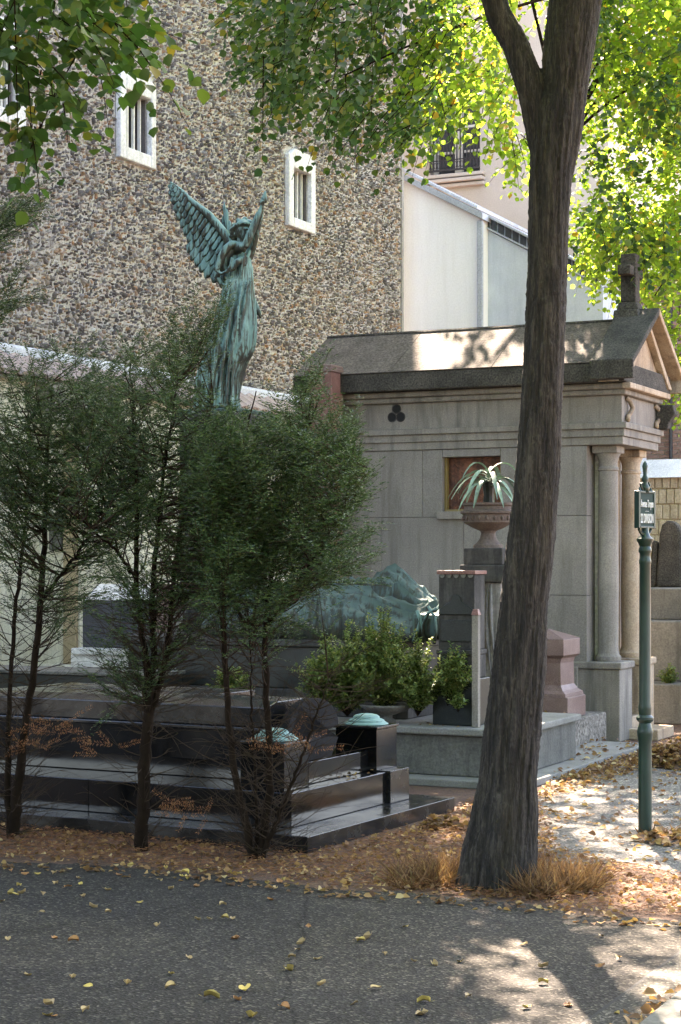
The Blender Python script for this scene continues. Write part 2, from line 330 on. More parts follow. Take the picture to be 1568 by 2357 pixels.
def leaf_single(name, col):
    m, nt, b, o = NT(name); tc = N(nt, 'ShaderNodeTexCoord').outputs['Object']; r = N(nt, 'ShaderNodeObjectInfo').outputs['Random']
    c = mix(nt, .7, ramp(nt, [(0, tuple(x*.7 for x in col)), (1, tuple(min(1, x*1.25) for x in col))], r), ramp(nt, [(.3, (.5, .42, .35)), (.6, (1.1, 1.1, 1.1))], noise(nt, tc, 30, 4)), 'MULTIPLY')
    nt.links.new(c, b.inputs['Base Color']); b.inputs['Roughness'].default_value = .6; return m
M['leaf_yellow'] = leaf_single('fallen_leaf_yellow', (.48, .35, .09)); M['leaf_tan'] = leaf_single('fallen_leaf_tan', (.42, .29, .13)); M['leaf_brown'] = leaf_single('fallen_leaf_brown', (.36, .17, .06))
# ================================================================ SETTING: ground, road, path
def sheet(name, pts, z, mat, thick=0):
    me = bpy.data.meshes.new(name); me.from_pydata([(p[0], p[1], z) for p in pts], [], [tuple(range(len(pts)))]); me.update()
    if me.polygons[0].normal.z < 0: me.flip_normals()
    return tag(link(name, me, mat), kind='structure')
sheet('ground', [(-400, -60), (400, -60), (400, 900), (-400, 900)], 0, M['soil'])
def jag(pts, n=14, a=.035, seed=3):
    r = random.Random(seed); out = []
    for p, q in zip(pts, pts[1:]):
        for k in range(n): t = k/n; out.append((p[0]+(q[0]-p[0])*t+r.uniform(-a, a), p[1]+(q[1]-p[1])*t+r.uniform(-a, a)))
    return out+[tuple(pts[-1][:2])]
road_edge = [(-40, 14)]+[tuple(G(x, y)[:2]) for x, y in ((-300, 1972), (0, 1986), (200, 1990), (400, 2010), (560, 2022), (760, 2047), (1000, 2060), (1250, 2088), (1330, 2105), (1568, 2122))]+[(3.2, 8.6)]
road = sheet('road', [(3.2, -40), (-40, -40)]+jag(road_edge), .004, M['asphalt'])
pth = [tuple(G(x, y)[:2]) for x, y in ((1200, 1950), (1215, 1870), (1250, 1826), (1460, 1748), (1568, 1712))]+[(6.5, 19), (9, 17)]+[tuple(G(x, y)[:2]) for x, y in ((1900, 2010), (1620, 2060), (1540, 2010), (1440, 1985), (1330, 1995), (1200, 1950))]
sheet('path', jag(pth, 8, .03, 5)[:-1], .004, M['path'])
fr = Frame('gutter', GM, -2.0, 6)
tag(MB(fr).prism([(-2.0, -6), (-1.74, -6), (-1.74, 9.2), (-2.0, 9.2)], 0, 'z', .005, .010).build('gutter_slab', M['gutter'], fr.e), kind='structure'); tag(fr.e, kind='structure')
MB(fr).prism([(-2.018, -6), (-2.0, -6), (-2.0, 9.2), (-2.018, 9.2)], 0, 'z', .0045, .0065).build('joint', M['dark_void'], fr.e)
fk = Frame('kerb', GM, -1.7, 6); tag(fk.e, kind='structure')
for k in range(16):
    MB(fk).box(-1.735, -1.60, -6+k*.95, -6+k*.95+.94, -.05, .10).build('kerb_stone', M['grey_stone'], fk.e, .012)
sheet('verge', [tuple(GM.w(-1.6, -6)[:2]), tuple(GM.w(8, -6)[:2]), tuple(GM.w(8, 9.2)[:2]), tuple(GM.w(-1.6, 9.2)[:2])], .07, M['soil'])

# ================================================================ TALL MILLSTONE BUILDING
US = -11.2
V_END = GM.on_u(928, US)[0]
def wall_rect(x0, x1, yt, yb, at, u=US):
    """opening in a u = const wall: picture columns x0..x1, rows yt..yb read at column `at`"""
    t = GM.on_u(at, u)[1]; return (GM.on_u(x0, u)[0], GM.on_u(x1, u)[0], EYE+(CY-yb)/F*t, EYE+(CY-yt)/F*t)
wins = [(wall_rect(272.5, 355, 165, 361, 272.5), wall_rect(286.5, 344, 205, 337, 286.5)),
        (wall_rect(661, 723, 352, 518, 661), wall_rect(672.5, 712.6, 385, 500, 672.5))]
a = wall_rect(-30, 56, 86, 300, 56); wins.append((a, (a[0]+.15, a[1]-.15, a[2]+.15, a[3]-.2)))
fb = Frame('tall_stone_building', GM, US, V_END)
tag(fb.e, 'tall rubble millstone building with small barred windows in white frames', 'building')
mb = MB(fb)
vcuts = sorted({8.0, V_END}|{w[1][0] for w in wins}|{w[1][1] for w in wins}); zcuts = sorted({0.0, 24.0}|{w[1][2] for w in wins}|{w[1][3] for w in wins})
for v0, v1 in zip(vcuts, vcuts[1:]):
    for z0, z1 in zip(zcuts, zcuts[1:]):
        vm, zm = (v0+v1)/2, (z0+z1)/2
        if any(w[1][0] < vm < w[1][1] and w[1][2] < zm < w[1][3] for w in wins): continue
        mb.box(US-.5, US-.045, v0, v1, z0, z1)
mb.build('wall', M['mortar'], fb.e)
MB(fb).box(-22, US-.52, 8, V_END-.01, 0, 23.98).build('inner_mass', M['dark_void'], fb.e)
# quoin strip of pale mortar at the corner
MB(fb).box(US-.5, US-.02, V_END+.002, V_END+.07, 0, 24).build('corner_strip', M['mortar_grey'], fb.e)
for wi, (ow, iw) in enumerate(wins):
    wf = empty('window', (US-fb.o[0], 0, 0), 0, fb.e)
    g = MB(); g.off = Vector((US, fb.o[1], 0)); e = .035
    g.box(US-.04, US+e, ow[0], iw[0], ow[2], ow[3]); g.build('frame', M['white_stone'], wf, .012)
    for bx in ((iw[1], ow[1], ow[2], ow[3]), (iw[0], iw[1], ow[2], iw[2]), (iw[0], iw[1], iw[3], ow[3])):
        g = MB(); g.off = Vector((US, fb.o[1], 0)); g.box(US-.04, US+e+random.uniform(-.004, .006), bx[0]+.002, bx[1]-.002, bx[2], bx[3]); g.build('frame', M['white_stone'], wf, .012)
    g = MB(); g.off = Vector((US, fb.o[1], 0)); g.prism([(ow[0]+.05, ow[3]), (ow[1], ow[3]-.005), (ow[1]-.16, ow[3]+.09), (ow[0]+.2, ow[3]+.10)], 0, 'u', US-.04, US+.03); g.build('lintel', M['white_stone'], wf, .01)
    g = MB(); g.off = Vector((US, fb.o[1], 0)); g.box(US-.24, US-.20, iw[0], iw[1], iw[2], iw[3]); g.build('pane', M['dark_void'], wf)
    g = MB(); g.off = Vector((US, fb.o[1], 0)); g.box(US-.195, US-.05, iw[1]-.012, iw[1]-.001, iw[2], iw[3]); g.build('reveal', M['reveal'], wf)
    for k in range(4):
        v = iw[0]+(iw[1]-iw[0])*(k+.5)/4.0
        g = MB(); g.off = Vector((US, fb.o[1], 0)); g.box(US-.115, US-.08, v-.012, v+.012, iw[2], iw[3]); g.build('bar', M['white_paint'], wf)

# stones proud of the mortar bed
def stone_template(seed, n=6):
    r = random.Random(seed); A, B = [], []
    for k in range(n):
        a = 2*pi*(k+r.uniform(-.33, .33))/n; q = r.uniform(.62, 1.2); A.append((0, q*cos(a), q*sin(a)))
        B.append((r.uniform(.5, .95), .66*q*cos(a)+r.uniform(-.08, .08), .66*q*sin(a)+r.uniform(-.08, .08)))
    vs = A+B+[(1.05, 0, 0)]
    fs = [(k, (k+1) % n, n+(k+1) % n, n+k) for k in range(n)]+[(n+k, n+(k+1) % n, 2*n) for k in range(n)]
    return vs, fs
cell = .051; pos = []
vv = np.arange(14.0, V_END-.05, cell); zz = np.arange(3.5, 10.8, cell*.84)
for i, z in enumerate(zz):
    for v in vv+(cell/2 if i % 2 else 0):
        p = (v+RNG.uniform(-.3, .3)*cell, z+RNG.uniform(-.3, .3)*cell)
        if p[0] > V_END-.045 or any(w[0][0]-.03 < p[0] < w[0][1]+.03 and w[0][2]-.03 < p[1] < w[0][3]+.12 for w in wins): continue
        pos.append(p)
pos = np.array(pos); n = len(pos)
ang = RNG.normal(1.0, .7, n); sz = RNG.uniform(.017, .035, n)*np.where(RNG.random(n) < .08, 1.5, 1.0); asp = RNG.uniform(.26, .72, n)
Rm = np.zeros((n, 3, 3)); Rm[:, 0, 0] = 1; Rm[:, 1, 1] = np.cos(ang); Rm[:, 1, 2] = -np.sin(ang); Rm[:, 2, 1] = np.sin(ang); Rm[:, 2, 2] = np.cos(ang)
P = np.stack([np.full(n, US-.048-fb.o[0]), pos[:, 0]-fb.o[1], pos[:, 1]], 1); S = np.stack([RNG.uniform(.015, .06, n), sz, sz*asp], 1)
# the ones that show largest: nearest, inside the frame, clear of the leaves
pxs = []
for v, z in pos:
    w = GM.w(US, v, z); pxs.append((CX+F*w.x/w.y, CY-(w.z-EYE)*F/w.y, w.y))
pxs = np.array(pxs); vis = (pxs[:, 0] > 30) & (pxs[:, 0] < 470) & (pxs[:, 1] > 300) & (pxs[:, 1] < 760)
order = np.argsort(np.where(vis, pxs[:, 2]-30*sz*100, 1e9)); big = set(order[:290].tolist())
rest = np.array([i for i in range(n) if i not in big])
for c in range(6):
    sel = rest[rest % 6 == c]
    if c == 0: allv = []
    allv.append((stone_template(c), sel))
VV, LL, SS, off = [], [], [], 0
for (tv, tf), sel in allv:
    tv = np.array(tv); V = np.einsum('nij,nmj->nmi', Rm[sel], tv[None]*S[sel][:, None, :])+P[sel][:, None, :]
    lp = np.concatenate([np.array(f) for f in tf]); L = (lp[None]+(np.arange(len(sel))*len(tv))[:, None]).ravel()+off
    VV.append(V.reshape(-1, 3)); LL.append(L); SS.append(np.tile([len(f) for f in tf], len(sel))); off += len(sel)*len(tv)
tag(link('rubble_stones', np_mesh('rubble_stones', np.concatenate(VV), np.concatenate(LL), np.concatenate(SS), M['millstone']), None, fb.e), kind='stuff')
tm = []
for c in range(6):
    me = bpy.data.meshes.new('stone'); tv, tf = stone_template(c); me.from_pydata(tv, [], tf); me.update(); me.materials.append(M['millstone_single']); tm.append(me)
for i in big:
    o = bpy.data.objects.new('stone', tm[i % 6]); C.objects.link(o); o.parent = fb.e
    o.location = P[i]; o.rotation_euler = (ang[i], 0, 0); o.scale = S[i]

# ================================================================ BOUNDARY WALL with tiled coping, left
UB = -10.6
fw = Frame('boundary_wall', GM, UB, 18); tag(fw.e, 'cream rendered boundary wall with tiled coping below the millstone building', 'wall')
MB(fw).box(UB-.3, UB, 8, V_END-.3, 0, 3.42).build('wall', M['cream_render'], fw.e)
MB(fw).prism([(UB-.55, 3.42), (UB+.16, 3.42), (UB-.2, 3.66)], 0, 'v', 8, V_END-.3).build('coping_bed', M['mortar_grey'], fw.e)
def row_tile(w_, l_, t_):
    g = MB(); n_ = 5; vs = []
    for j in (0, 1):
        for k in range(n_): a = pi*k/(n_-1); vs.append((j*l_, -cos(a)*w_/2, sin(a)*w_*.22))
    g.add(vs, [(k, k+1, n_+k+1, n_+k) for k in range(n_-1)]+[(0, n_, n_+n_-1, n_-1), tuple(range(n_))[::-1], tuple(range(n_, 2*n_))]); return g
tile_me = row_tile(.24, .17, .02).build('tile', M['tile'], fw.e); tile_me.location = (-.2, -4, 3.6); tile_me.rotation_euler = (0, radians(34), 0); k = 0
for r_ in range(3):
    for v in np.arange(13.5, V_END-.4, .245):
        if r_ == 0 and v == 13.5: continue
        o = bpy.data.objects.new('tile', tile_me.data); C.objects.link(o); o.parent = fw.e
        o.location = (-.19+r_*.125, v-18+random.uniform(-.008, .008), 3.70-r_*.078+random.uniform(-.004, .004)); o.rotation_euler = (random.uniform(-.03, .03), radians(33+random.uniform(-2, 2)), 0)
tile_me.location = (-.19, 13.5-18, 3.70)
MB(fw).box(UB-.30, UB-.12, 8, V_END-.3, 3.655, 3.80).build('ridge_slates', M['slate'], fw.e, .04)

# ================================================================ CREAM CHAPEL TOMB, left
vC = 15.2; fc = Frame('cream_chapel_tomb', GM, GM.on_v(60, vC)[0], vC)
tag(fc.e, 'pale cream chapel tomb with pilasters and a barrel top at the left edge', 'tomb')
uR = GM.on_v(185, vC)[0]; uL = uR-1.9
MB(fc).box(uL, uR, vC, vC+1.2, .0, 2.95).build('wall', M['cream_render'], fc.e)
MB(fc).box(uL-.08, uR+.08, vC-.08, vC+1.28, 0, .62).build('plinth', M['cream_render'], fc.e, .015)
MB(fc).box(uL-.1, uR+.1, vC-.1, vC+1.3, 2.95, 3.1).build('cornice', M['cream_render'], fc.e, .02)
for px in (18, 166):
    u = GM.on_v(px, vC)[0]; MB(fc).box(u-.075, u+.075, vC-.05, vC+.01, .62, 2.8).build('pilaster', M['ochre_render'], fc.e, .01)
    MB(fc).box(u-.10, u+.10, vC-.07, vC+.01, 2.802, 2.94).build('capital', M['ochre_render'], fc.e, .01)
uB = GM.on_v(96, vC)[0]
MB(fc).prism([(uB+.20*cos(pi*k/12), 3.1+.42*sin(pi*k/12)) for k in range(13)], 0, 'v', vC-.05, vC+1.2).build('barrel_top', M['limestone_clean'], fc.e, .01)
tag(MB(fc).box(GM.on_v(118, vC)[0], GM.on_v(146, vC)[0], vC-.045, vC+.005, 1.75, 2.1).build('plaque', M['grey_stone'], fc.e, .01))

# ================================================================ LEAN-TO AND HOUSES BEHIND
VL = V_END+.6
def UZ(x, y, v): u, t = GM.on_v(x, v); return (u, EYE+(CY-y)/F*t)
fl = Frame('lean_to_house', GM, UZ(1110, 700, VL)[0], VL); tag(fl.e, 'white lean-to with a sloping zinc roof edge and small clerestory panes', 'building')
p0, p1 = UZ(915, 408, VL), UZ(1110, 505, VL)
MB(fl).prism([(p0[0], 0), (p1[0], 0), p1, p0], 0, 'v', VL, VL+2.6).build('wall', M['white_render'], fl.e)
q0, q1 = UZ(1112, 524, VL+.25), UZ(1388, 664, VL+.25)
tag(MB(fl).prism([(q0[0], 0), (q1[0], 0), q1, q0], 0, 'v', VL+.25, VL+2.6).build('wall', M['blue_render'], fl.e), 'bluish grey recessed wall section')
def slope(z, a, b, thick, v0, v1, nm, mat, up=0.0, par=None):
    return MB(fl).prism([(a[0], a[1]+up), (b[0], b[1]+up), (b[0], b[1]+up+thick), (a[0], a[1]+up+thick)], 0, 'v', v0, v1).build(nm, mat, par or fl.e, .006)
slope(0, p0, (p1[0]+.05, p1[1]-.02), .10, VL-.12, VL+2.6, 'roof', M['zinc'])
slope(0, p0, (p1[0]-.1, p1[1]+.04), .05, VL+.05, VL+2.4, 'ridge_strip', M['slate'], .14)
MB(fl).box(p1[0]-.07, p1[0]+.03, VL-.06, VL-.005, 0, p1[1]-.02).build('downpipe', M['zinc'], fl.e, .02)
NP = 16; q0b = (q0[0], q0[1])
band = slope(0, q0b, q1, .03, VL+.20, VL+.3, 'clerestory_sill', M['zinc'], .012)
for k in range(NP):
    t0, t1 = k/NP+.005, (k+1)/NP-.012
    A_ = (q0[0]+(q1[0]-q0[0])*t0, q0[1]+(q1[1]-q0[1])*t0); B_ = (q0[0]+(q1[0]-q0[0])*t1, q0[1]+(q1[1]-q0[1])*t1)
    MB(fl).prism([(A_[0], A_[1]+.045), (B_[0], B_[1]+.045), (B_[0], B_[1]+.19), (A_[0], A_[1]+.19)], 0, 'v', VL+.24, VL+.27).build('pane', M['glass_dark'], fl.e)
slope(0, q0b, q1, .04, VL+.15, VL+2.6, 'roof', M['zinc'], .195)
slope(0, q0b, q1, .15, VL+.275, VL+.5, 'clerestory_frame', M['zinc'], .043)

VB = VL+3.2
fh = Frame('beige_house', GM, UZ(1100, 700, VB)[0], VB); tag(fh.e, 'pinkish beige rendered house with a railed french window behind the lean-to', 'building')
ua, ub = UZ(860, 0, VB)[0], UZ(1400, 0, VB)[0]; wx0, wz1 = UZ(990, 180, VB); wx1, wz0 = UZ(1105, 396, VB)
for bx in ((ua, wx0, 0, 14.5), (wx1, ub, 0, 14.5), (wx0, wx1, 0, wz0), (wx0, wx1, wz1, 14.5)):
    MB(fh).box(bx[0], bx[1], VB, VB+.3, bx[2], bx[3]).build('wall', M['beige_render'], fh.e)
MB(fh).box(ua, ub, VB+.32, VB+8, 0, 14.45).build('inner_mass', M['beige_render'], fh.e)
wf = empty('window', tuple(Vector(((wx0+wx1)/2, VB, wz0))-Vector(fh.o)), 0, fh.e); wo_ = Vector(((wx0+wx1)/2, VB, wz0))
def wm(): g = MB(); g.off = wo_; return g
wm().box(wx0, wx1, VB+.26, VB+.29, wz0, wz1).build('pane', M['glass_dark'], wf)
for a, b in ((wx0, wx0+.07), (wx1-.07, wx1), ((wx0+wx1)/2-.07, (wx0+wx1)/2+.07)): wm().box(a, b, VB+.18, VB+.255, wz0, wz1).build('frame', M['white_paint'], wf)
for k in range(1, 4): z = wz0+(wz1-wz0)*k/4; wm().box(wx0+.072, wx1-.072, VB+.20, VB+.25, z-.02, z+.02).build('glazing_bar', M['white_paint'], wf)
rt = UZ(1050, 300, VB)[1]
wm().box(wx0, wx1, VB-.08, VB-.04, rt-.03, rt).build('handrail', M['black_iron'], wf)
wm().box(wx0, wx1, VB-.08, VB-.04, wz0+.06, wz0+.09).build('bottom_rail', M['black_iron'], wf)
wm().box(wx0, wx1, VB-.07, VB-.05, wz0+.24, wz0+.255).build('bottom_rail', M['black_iron'], wf)
nb = 15
for k in range(nb): u = wx0+.03+(wx1-wx0-.06)*k/(nb-1); wm().box(u-.009, u+.009, VB-.07, VB-.05, wz0+.09, rt-.03).build('baluster', M['black_iron'], wf)
for k in range(nb-1):
    u = wx0+.03+(wx1-wx0-.06)*(k+.5)/(nb-1); c_ = wz0+.165
    wm().tube([(u+.022*cos(2*pi*j/8), VB-.06, c_+.055*sin(2*pi*j/8)) for j in range(9)], .007, 4).build('scroll', M['black_iron'], wf)
for dz, dd in ((0, .12), (-.09, .16), (-.17, .10)): MB(fh).box(wx0-.1, wx1+.1, VB-dd, VB-.002, wz0+dz-.06, wz0+dz+.0).build('sill', M['beige_render'], fh.e, .01)

VK = VB+.8
fk2 = Frame('brick_house', GM, UZ(1500, 700, VK)[0], VK); tag(fk2.e, 'weathered pink brick house at the right behind the trees', 'building')
kb0, kb1 = UZ(1384, 640, VK), UZ(2300, 640, VK)
MB(fk2).box(kb0[0], kb1[0], VK+.012, VK+7, 0, kb0[1]).build('wall', M['mortar_grey'], fk2.e)
bm_ = MB().add([(0,0,0),(.21,0,0),(.21,0,.055),(0,0,.055),(0,.03,0),(.21,.03,0),(.21,.03,.055),(0,.03,.055)], [(0,1,2,3),(4,7,6,5),(0,4,5,1),(1,5,6,2),(2,6,7,3),(3,7,4,0)])
brick0 = bm_.build('brick', M['brick'], fk2.e); first = True; rp = []
bx0, bx1 = UZ(1497, 0, VK)[0], UZ(1590, 0, VK)[0]; bz0, bz1 = UZ(1540, 1075, VK)[1], UZ(1540, 880, VK)[1]; nb = 0
for i, z in enumerate(np.arange(.6, kb0[1]-.06, .068)):
    for u in np.arange(kb0[0]+.01+(.11 if i % 2 else 0), kb1[0]-.22, .223):
        loc = Vector((u, VK+random.uniform(-.006, .004), z))-Vector(fk2.o)
        if bx0-.2 < u < bx1 and bz0 < z < bz1 and nb < 290:
            if first: o = brick0; first = False
            else: o = bpy.data.objects.new('brick', brick0.data); C.objects.link(o); o.parent = fk2.e
            o.location = loc; nb += 1
        elif u < kb0[0]+1.4 or u < bx1+1.5: rp.append(loc)
rp = np.array(rp); tv = [tuple(v.co) for v in brick0.data.vertices]; tf = [tuple(p.vertices) for p in brick0.data.polygons]
M['brick_mass'] = stone('brick_mass', (.22, .13, .105), (.34, .22, .18), 9, .95, 60, .5, island=.8)
tag(link('brick_courses', scatter('brick_courses', tv, tf, rp, np.tile(np.eye(3), (len(rp), 1, 1)), np.ones(len(rp)), M['brick_mass']), None, fk2.e), kind='stuff')
uP = UZ(1547, 900, VK)[0]; MB(fk2).tube([(uP, VK-.07, .5), (uP, VK-.07, kb0[1]-.2)], .03, 8).build('drainpipe', M['black_iron'], fk2.e)

VF = 26.0
ff = Frame('far_stone_wall', GM, UZ(1530, 1100, VF)[0], VF); tag(ff.e, 'low buff stone wall with slate coping at the right edge, under the brick house', 'wall')
fu0, fu1 = UZ(1440, 0, VF)[0], UZ(2400, 0, VF)[0]; fz1 = UZ(1530, 1100, VF)[1]; cz1 = UZ(1530, 1055, VF)[1]
MB(ff).box(fu0, fu1, VF+.02, VF+.35, 0, fz1).build('wall', M['ochre_render'], ff.e)
MB(ff).prism([(VF-.12, fz1), (VF+.5, fz1), (VF+.42, cz1), (VF+.25, cz1)], 0, 'u', fu0, fu1).build('coping', M['slate'], ff.e, .01)
M['buff'] = stone('buff_stone', (.36, .29, .19), (.50, .42, .31), 6, .95, 40, .6)
fe = UZ(1600, 0, VF)[0]; st0 = None
for i, z in enumerate(np.arange(1.35, fz1-.05, .225)):
    for u in np.arange(UZ(1490, 0, VF)[0]+(.06 if i % 2 else 0), fe, .115):
        g = MB(ff); d = random.uniform(0, .02); g.box(u, u+.105, VF-d, VF+.03, z, z+.21); g.build('stone', M['buff'], ff.e, .01, seg=1)

# ================================================================ LIMESTONE MAUSOLEUM
fm = Frame('limestone_mausoleum', GM, -6.3, 16.0); tag(fm.e, 'gabled limestone mausoleum with corner columns, trefoil vents and a stone cross', 'mausoleum')
V0, V1, UL, UE = 16.0, 17.15, -7.85, -5.14
MB(fm).box(UL+.02, UE-.012, V0+.16, V1, 0, 3.1).build('core', M['limestone'], fm.e)
wz = UZ(1050, 1052, V0)[1], UZ(1050, 1177, V0)[1]; wu = GM.on_v(1018, V0)[0], GM.on_v(1152, V0)[0]
courses = [(.0, .62), (.62, 1.33), (1.33, 2.06), (2.06, 2.70)]; jt = [(-7.1, -6.2), (-6.75, -5.75), (-7.2, -6.35, -5.6), (-6.77,)]
def block(u0, u1, z0, z1, v0=V0, mat='limestone_clean'):
    MB(fm).box(u0+.0014, u1-.0014, v0+random.uniform(0, .004), V0+.158, z0+.0014, z1-.0014).build('stone_block', M[mat], fm.e, .0035, seg=1)
for (z0, z1), js in zip(courses, jt):
    us = [UL]+list(js)+[UE]
    if z0 > 2: continue
    for a, b in zip(us, us[1:]): block(a, b, z0, z1)
block(UL, -6.77, 2.06, 2.70); block(-6.77, wu[0], 2.06, 2.70); block(wu[1], UE, 2.06, 2.70); block(wu[0], wu[1], wz[0], 2.70); block(wu[0], wu[1], 2.06, wz[1])
sw = empty('window', tuple(Vector(((wu[0]+wu[1])/2, V0, wz[1]))-Vector(fm.o)), 0, fm.e)
def sm(): g = MB(); g.off = Vector(((wu[0]+wu[1])/2, V0, wz[1])); return g
sm().box(wu[0], wu[1], V0+.12, V0+.155, wz[1], wz[0]).build('grille', M['rust_grille'], sw)
for k in range(9):
    a = wu[0]+.03+(wu[1]-wu[0]-.06)*k/8
    for s_ in (1, -1):
        x1 = a+s_*.5; z1_ = wz[0]-.01; x1 = min(max(x1, wu[0]+.02), wu[1]-.02); z1_ = wz[1]+.01+abs(x1-a)*.9
        if abs(x1-a) > .03: sm().tube([(a, V0+.115, wz[1]+.01), (x1, V0+.115, min(z1_, wz[0]-.01))], .006, 4).build('lattice_bar', M['rust_grille'], sw)
for a, b, c_, d in ((wu[0], wu[0]+.025, wz[1], wz[0]), (wu[1]-.025, wu[1], wz[1], wz[0]), (wu[0]+.026, wu[1]-.026, wz[1], wz[1]+.02)): sm().box(a, b, V0+.06, V0+.11, c_, d).build('frame', M['gilt'], sw)
MB(fm).box(wu[0]-.04, wu[1]+.04, V0-.045, V0+.05, wz[1]-.075, wz[1]-.001).build('sill', M['limestone_clean'], fm.e, .006)
MB(fm).box(UL-.03, UE-.08, V0-.03, V0-.001, 0, .68).build('base_course', M['limestone'], fm.e, .01)
# entablature round the top, running out over the porch
UP = -4.81
def ring(name, z0, z1, d, mat='limestone', uu=UP, bev=.006):
    return MB(fm).box(UL-d, uu+d, V0-d, V1+d, z0, z1).build(name, M[mat], fm.e, bev)
ring('architrave', 2.702, 2.775, .012); ring('architrave', 2.776, 2.845, .03); ring('moulding', 2.846, 2.90, .055)
ring('frieze', 2.901, 3.15, .0); ring('moulding', 3.151, 3.20, .05, bev=.015); ring('moulding', 3.201, 3.255, .09, bev=.02)
ring('cornice', 3.256, 3.43, .20, 'mossy_shaded_stone', UP-.12, .012)
for k, (du, dz) in enumerate(((0, .048), (-.044, -.03), (.044, -.03))):
    cu, cz = UZ(913, 953, V0); g = MB(fm)
    g.prism([(cu+du+.042*cos(2*pi*j/20), cz+dz+.042*sin(2*pi*j/20)) for j in range(20)], 0, 'v', V0-.004, V0+.03); g.build('vent_hole', M['dark_void'], fm.e)
    MB(fm).tube([(cu+du+.044*cos(2*pi*j/20), V0-.004, cz+dz+.044*sin(2*pi*j/20)) for j in range(21)], .005, 5).build('vent_rim', M['dark_stone'], fm.e)
VR = (V0+V1)/2
for s_, (va, vb) in enumerate(((V0-.21, VR), (V1+.21, VR))):
    for k in range(3):
        a = UL-.2+k*(UP-.15-UL+.2)/3; b = UL-.2+(k+1)*(UP-.15-UL+.2)/3
        MB(fm).prism([(va, 3.431), (vb, 3.431), (vb, 3.90+s_*.0), (va, 3.436)], 0, 'u', a+.002, b-.002).build('roof_slab', M['roof_stone'], fm.e, .006)
MB(fm).tube([(UL-.2, VR, 3.895), (UP-.15, VR, 3.895)], .022, 6).build('ridge_roll', M['mossy_shaded_stone'], fm.e)
# pediment over the porch
PU0, PU1 = -5.02, -4.62
MB(fm).prism([(V0-.27, 3.40), (VR, 3.93), (VR, 4.0), (V0-.30, 3.44), (V0-.30, 3.27), (V0-.24, 3.27)], 0, 'u', PU0, PU1).build('pediment_slab', M['mossy_shaded_stone'], fm.e, .01)
MB(fm).prism([(V1+.27, 3.40), (VR+.002, 3.93), (VR+.002, 4.0), (V1+.30, 3.44), (V1+.30, 3.27), (V1+.24, 3.27)], 0, 'u', PU0, PU1).build('pediment_slab', M['limestone_lit'], fm.e, .01)
MB(fm).prism([(V0-.22, 3.257), (V1+.22, 3.257), (VR, 3.86)], 0, 'u', PU0+.05, PU1-.16).build('tympanum', M['limestone_lit'], fm.e, .006)
for s_ in (-1, 1):
    e0, e1 = (V0-.20, VR-.001) if s_ < 0 else (V1+.20, VR+.001)
    MB(fm).prism([(e0, 3.30), (e1, 3.86), (e1, 3.80), (e0-s_*.12, 3.30)], 0, 'u', PU1-.159, PU1-.09).build('raking_moulding', M['limestone_lit'], fm.e, .008)
MB(fm).box(PU1-.16, PU1-.08, V0-.10, V1+.10, 3.20, 3.255).build('moulding', M['limestone_lit'], fm.e, .01)
for s_ in (-1, 1):       # side scrolls of the porch entablature
    vc = V0+.10 if s_ < 0 else V1-.10
    pts = [(UP+.012, vc+.0, 3.13), (UP+.03, vc+.06, 3.10), (UP+.045, vc+.09, 3.04), (UP+.03, vc+.06, 2.99), (UP+.02, vc+.02, 2.96), (UP+.03, vc-.01, 2.92)]
    MB(fm).tube(pts, .022, 8).build('scroll', M['limestone_lit'], fm.e, smooth=True)
MB(fm).prism([(UP, 3.14), (UP+.17, 3.14), (UP+.19, 3.05), (UP+.13, 2.97), (UP+.12, 2.91), (UP, 2.90)], 0, 'v', V1-.05, V1+.06).build('console', M['mossy_shaded_stone'], fm.e, .012)
# porch: plinths, columns, back wall
for vc, mt in ((16.20, 'limestone'), (16.93, 'limestone_lit')):
    MB(fm).box(-5.30 if vc < 16.5 else -5.13, UP-.02, vc-.2, vc+.2, 0, .66).build('plinth', M[mt], fm.e, .012)
    MB(fm).box(-5.32 if vc < 16.5 else -5.13, UP, vc-.22, vc+.22, .661, .725).build('plinth_cap', M[mt], fm.e, .012)
    uc = -5.0; pr = [(.115, .726), (.12, .745), (.118, .77), (.105, .785), (.10, .80), (.093, .83), (.096, 1.4), (.088, 2.45), (.087, 2.47), (.097, 2.48), (.097, 2.50), (.086, 2.51), (.086, 2.56), (.10, 2.60), (.115, 2.63)]
    g = MB(fm); g.lathe(uc, vc, pr, 32); g.build('column', M[mt], fm.e, smooth=False)
    for p in g.f: pass
    MB(fm).box(uc-.12, uc+.12, vc-.12, vc+.12, 2.632, 2.700).build('capital', M[mt], fm.e, .01)
for o in [x for x in fm.e.children if x.name.startswith('column')]:
    o.data.shade_smooth(); m_ = o.modifiers.new('edge', 'EDGE_SPLIT'); m_.split_angle = radians(35)
MB(fm).box(UE-.01, UE+.05, V0+.26, V0+.34, .2, 2.70).build('door_jamb', M['white_stone'], fm.e, .008)  # white stone stands in for sky light on this jamb
MB(fm).box(UE-.01, UE+.05, V1-.34, V1-.26, .2, 2.70).build('door_jamb', M['limestone_lit'], fm.e, .008)
MB(fm).box(UE-.01, UE+.02, V0+.342, V1-.342, .2, 2.5).build('door', M['black_iron'], fm.e, .004)
MB(fm).box(UE-.05, UP-.04, V0+.402, V1-.402, 0, .2).build('step', M['limestone_lit'], fm.e, .01)
MB(fm).box(UP-.03, UP+.25, V0+.3, V1-.3, 0, .1).build('step', M['limestone_lit'], fm.e, .01)
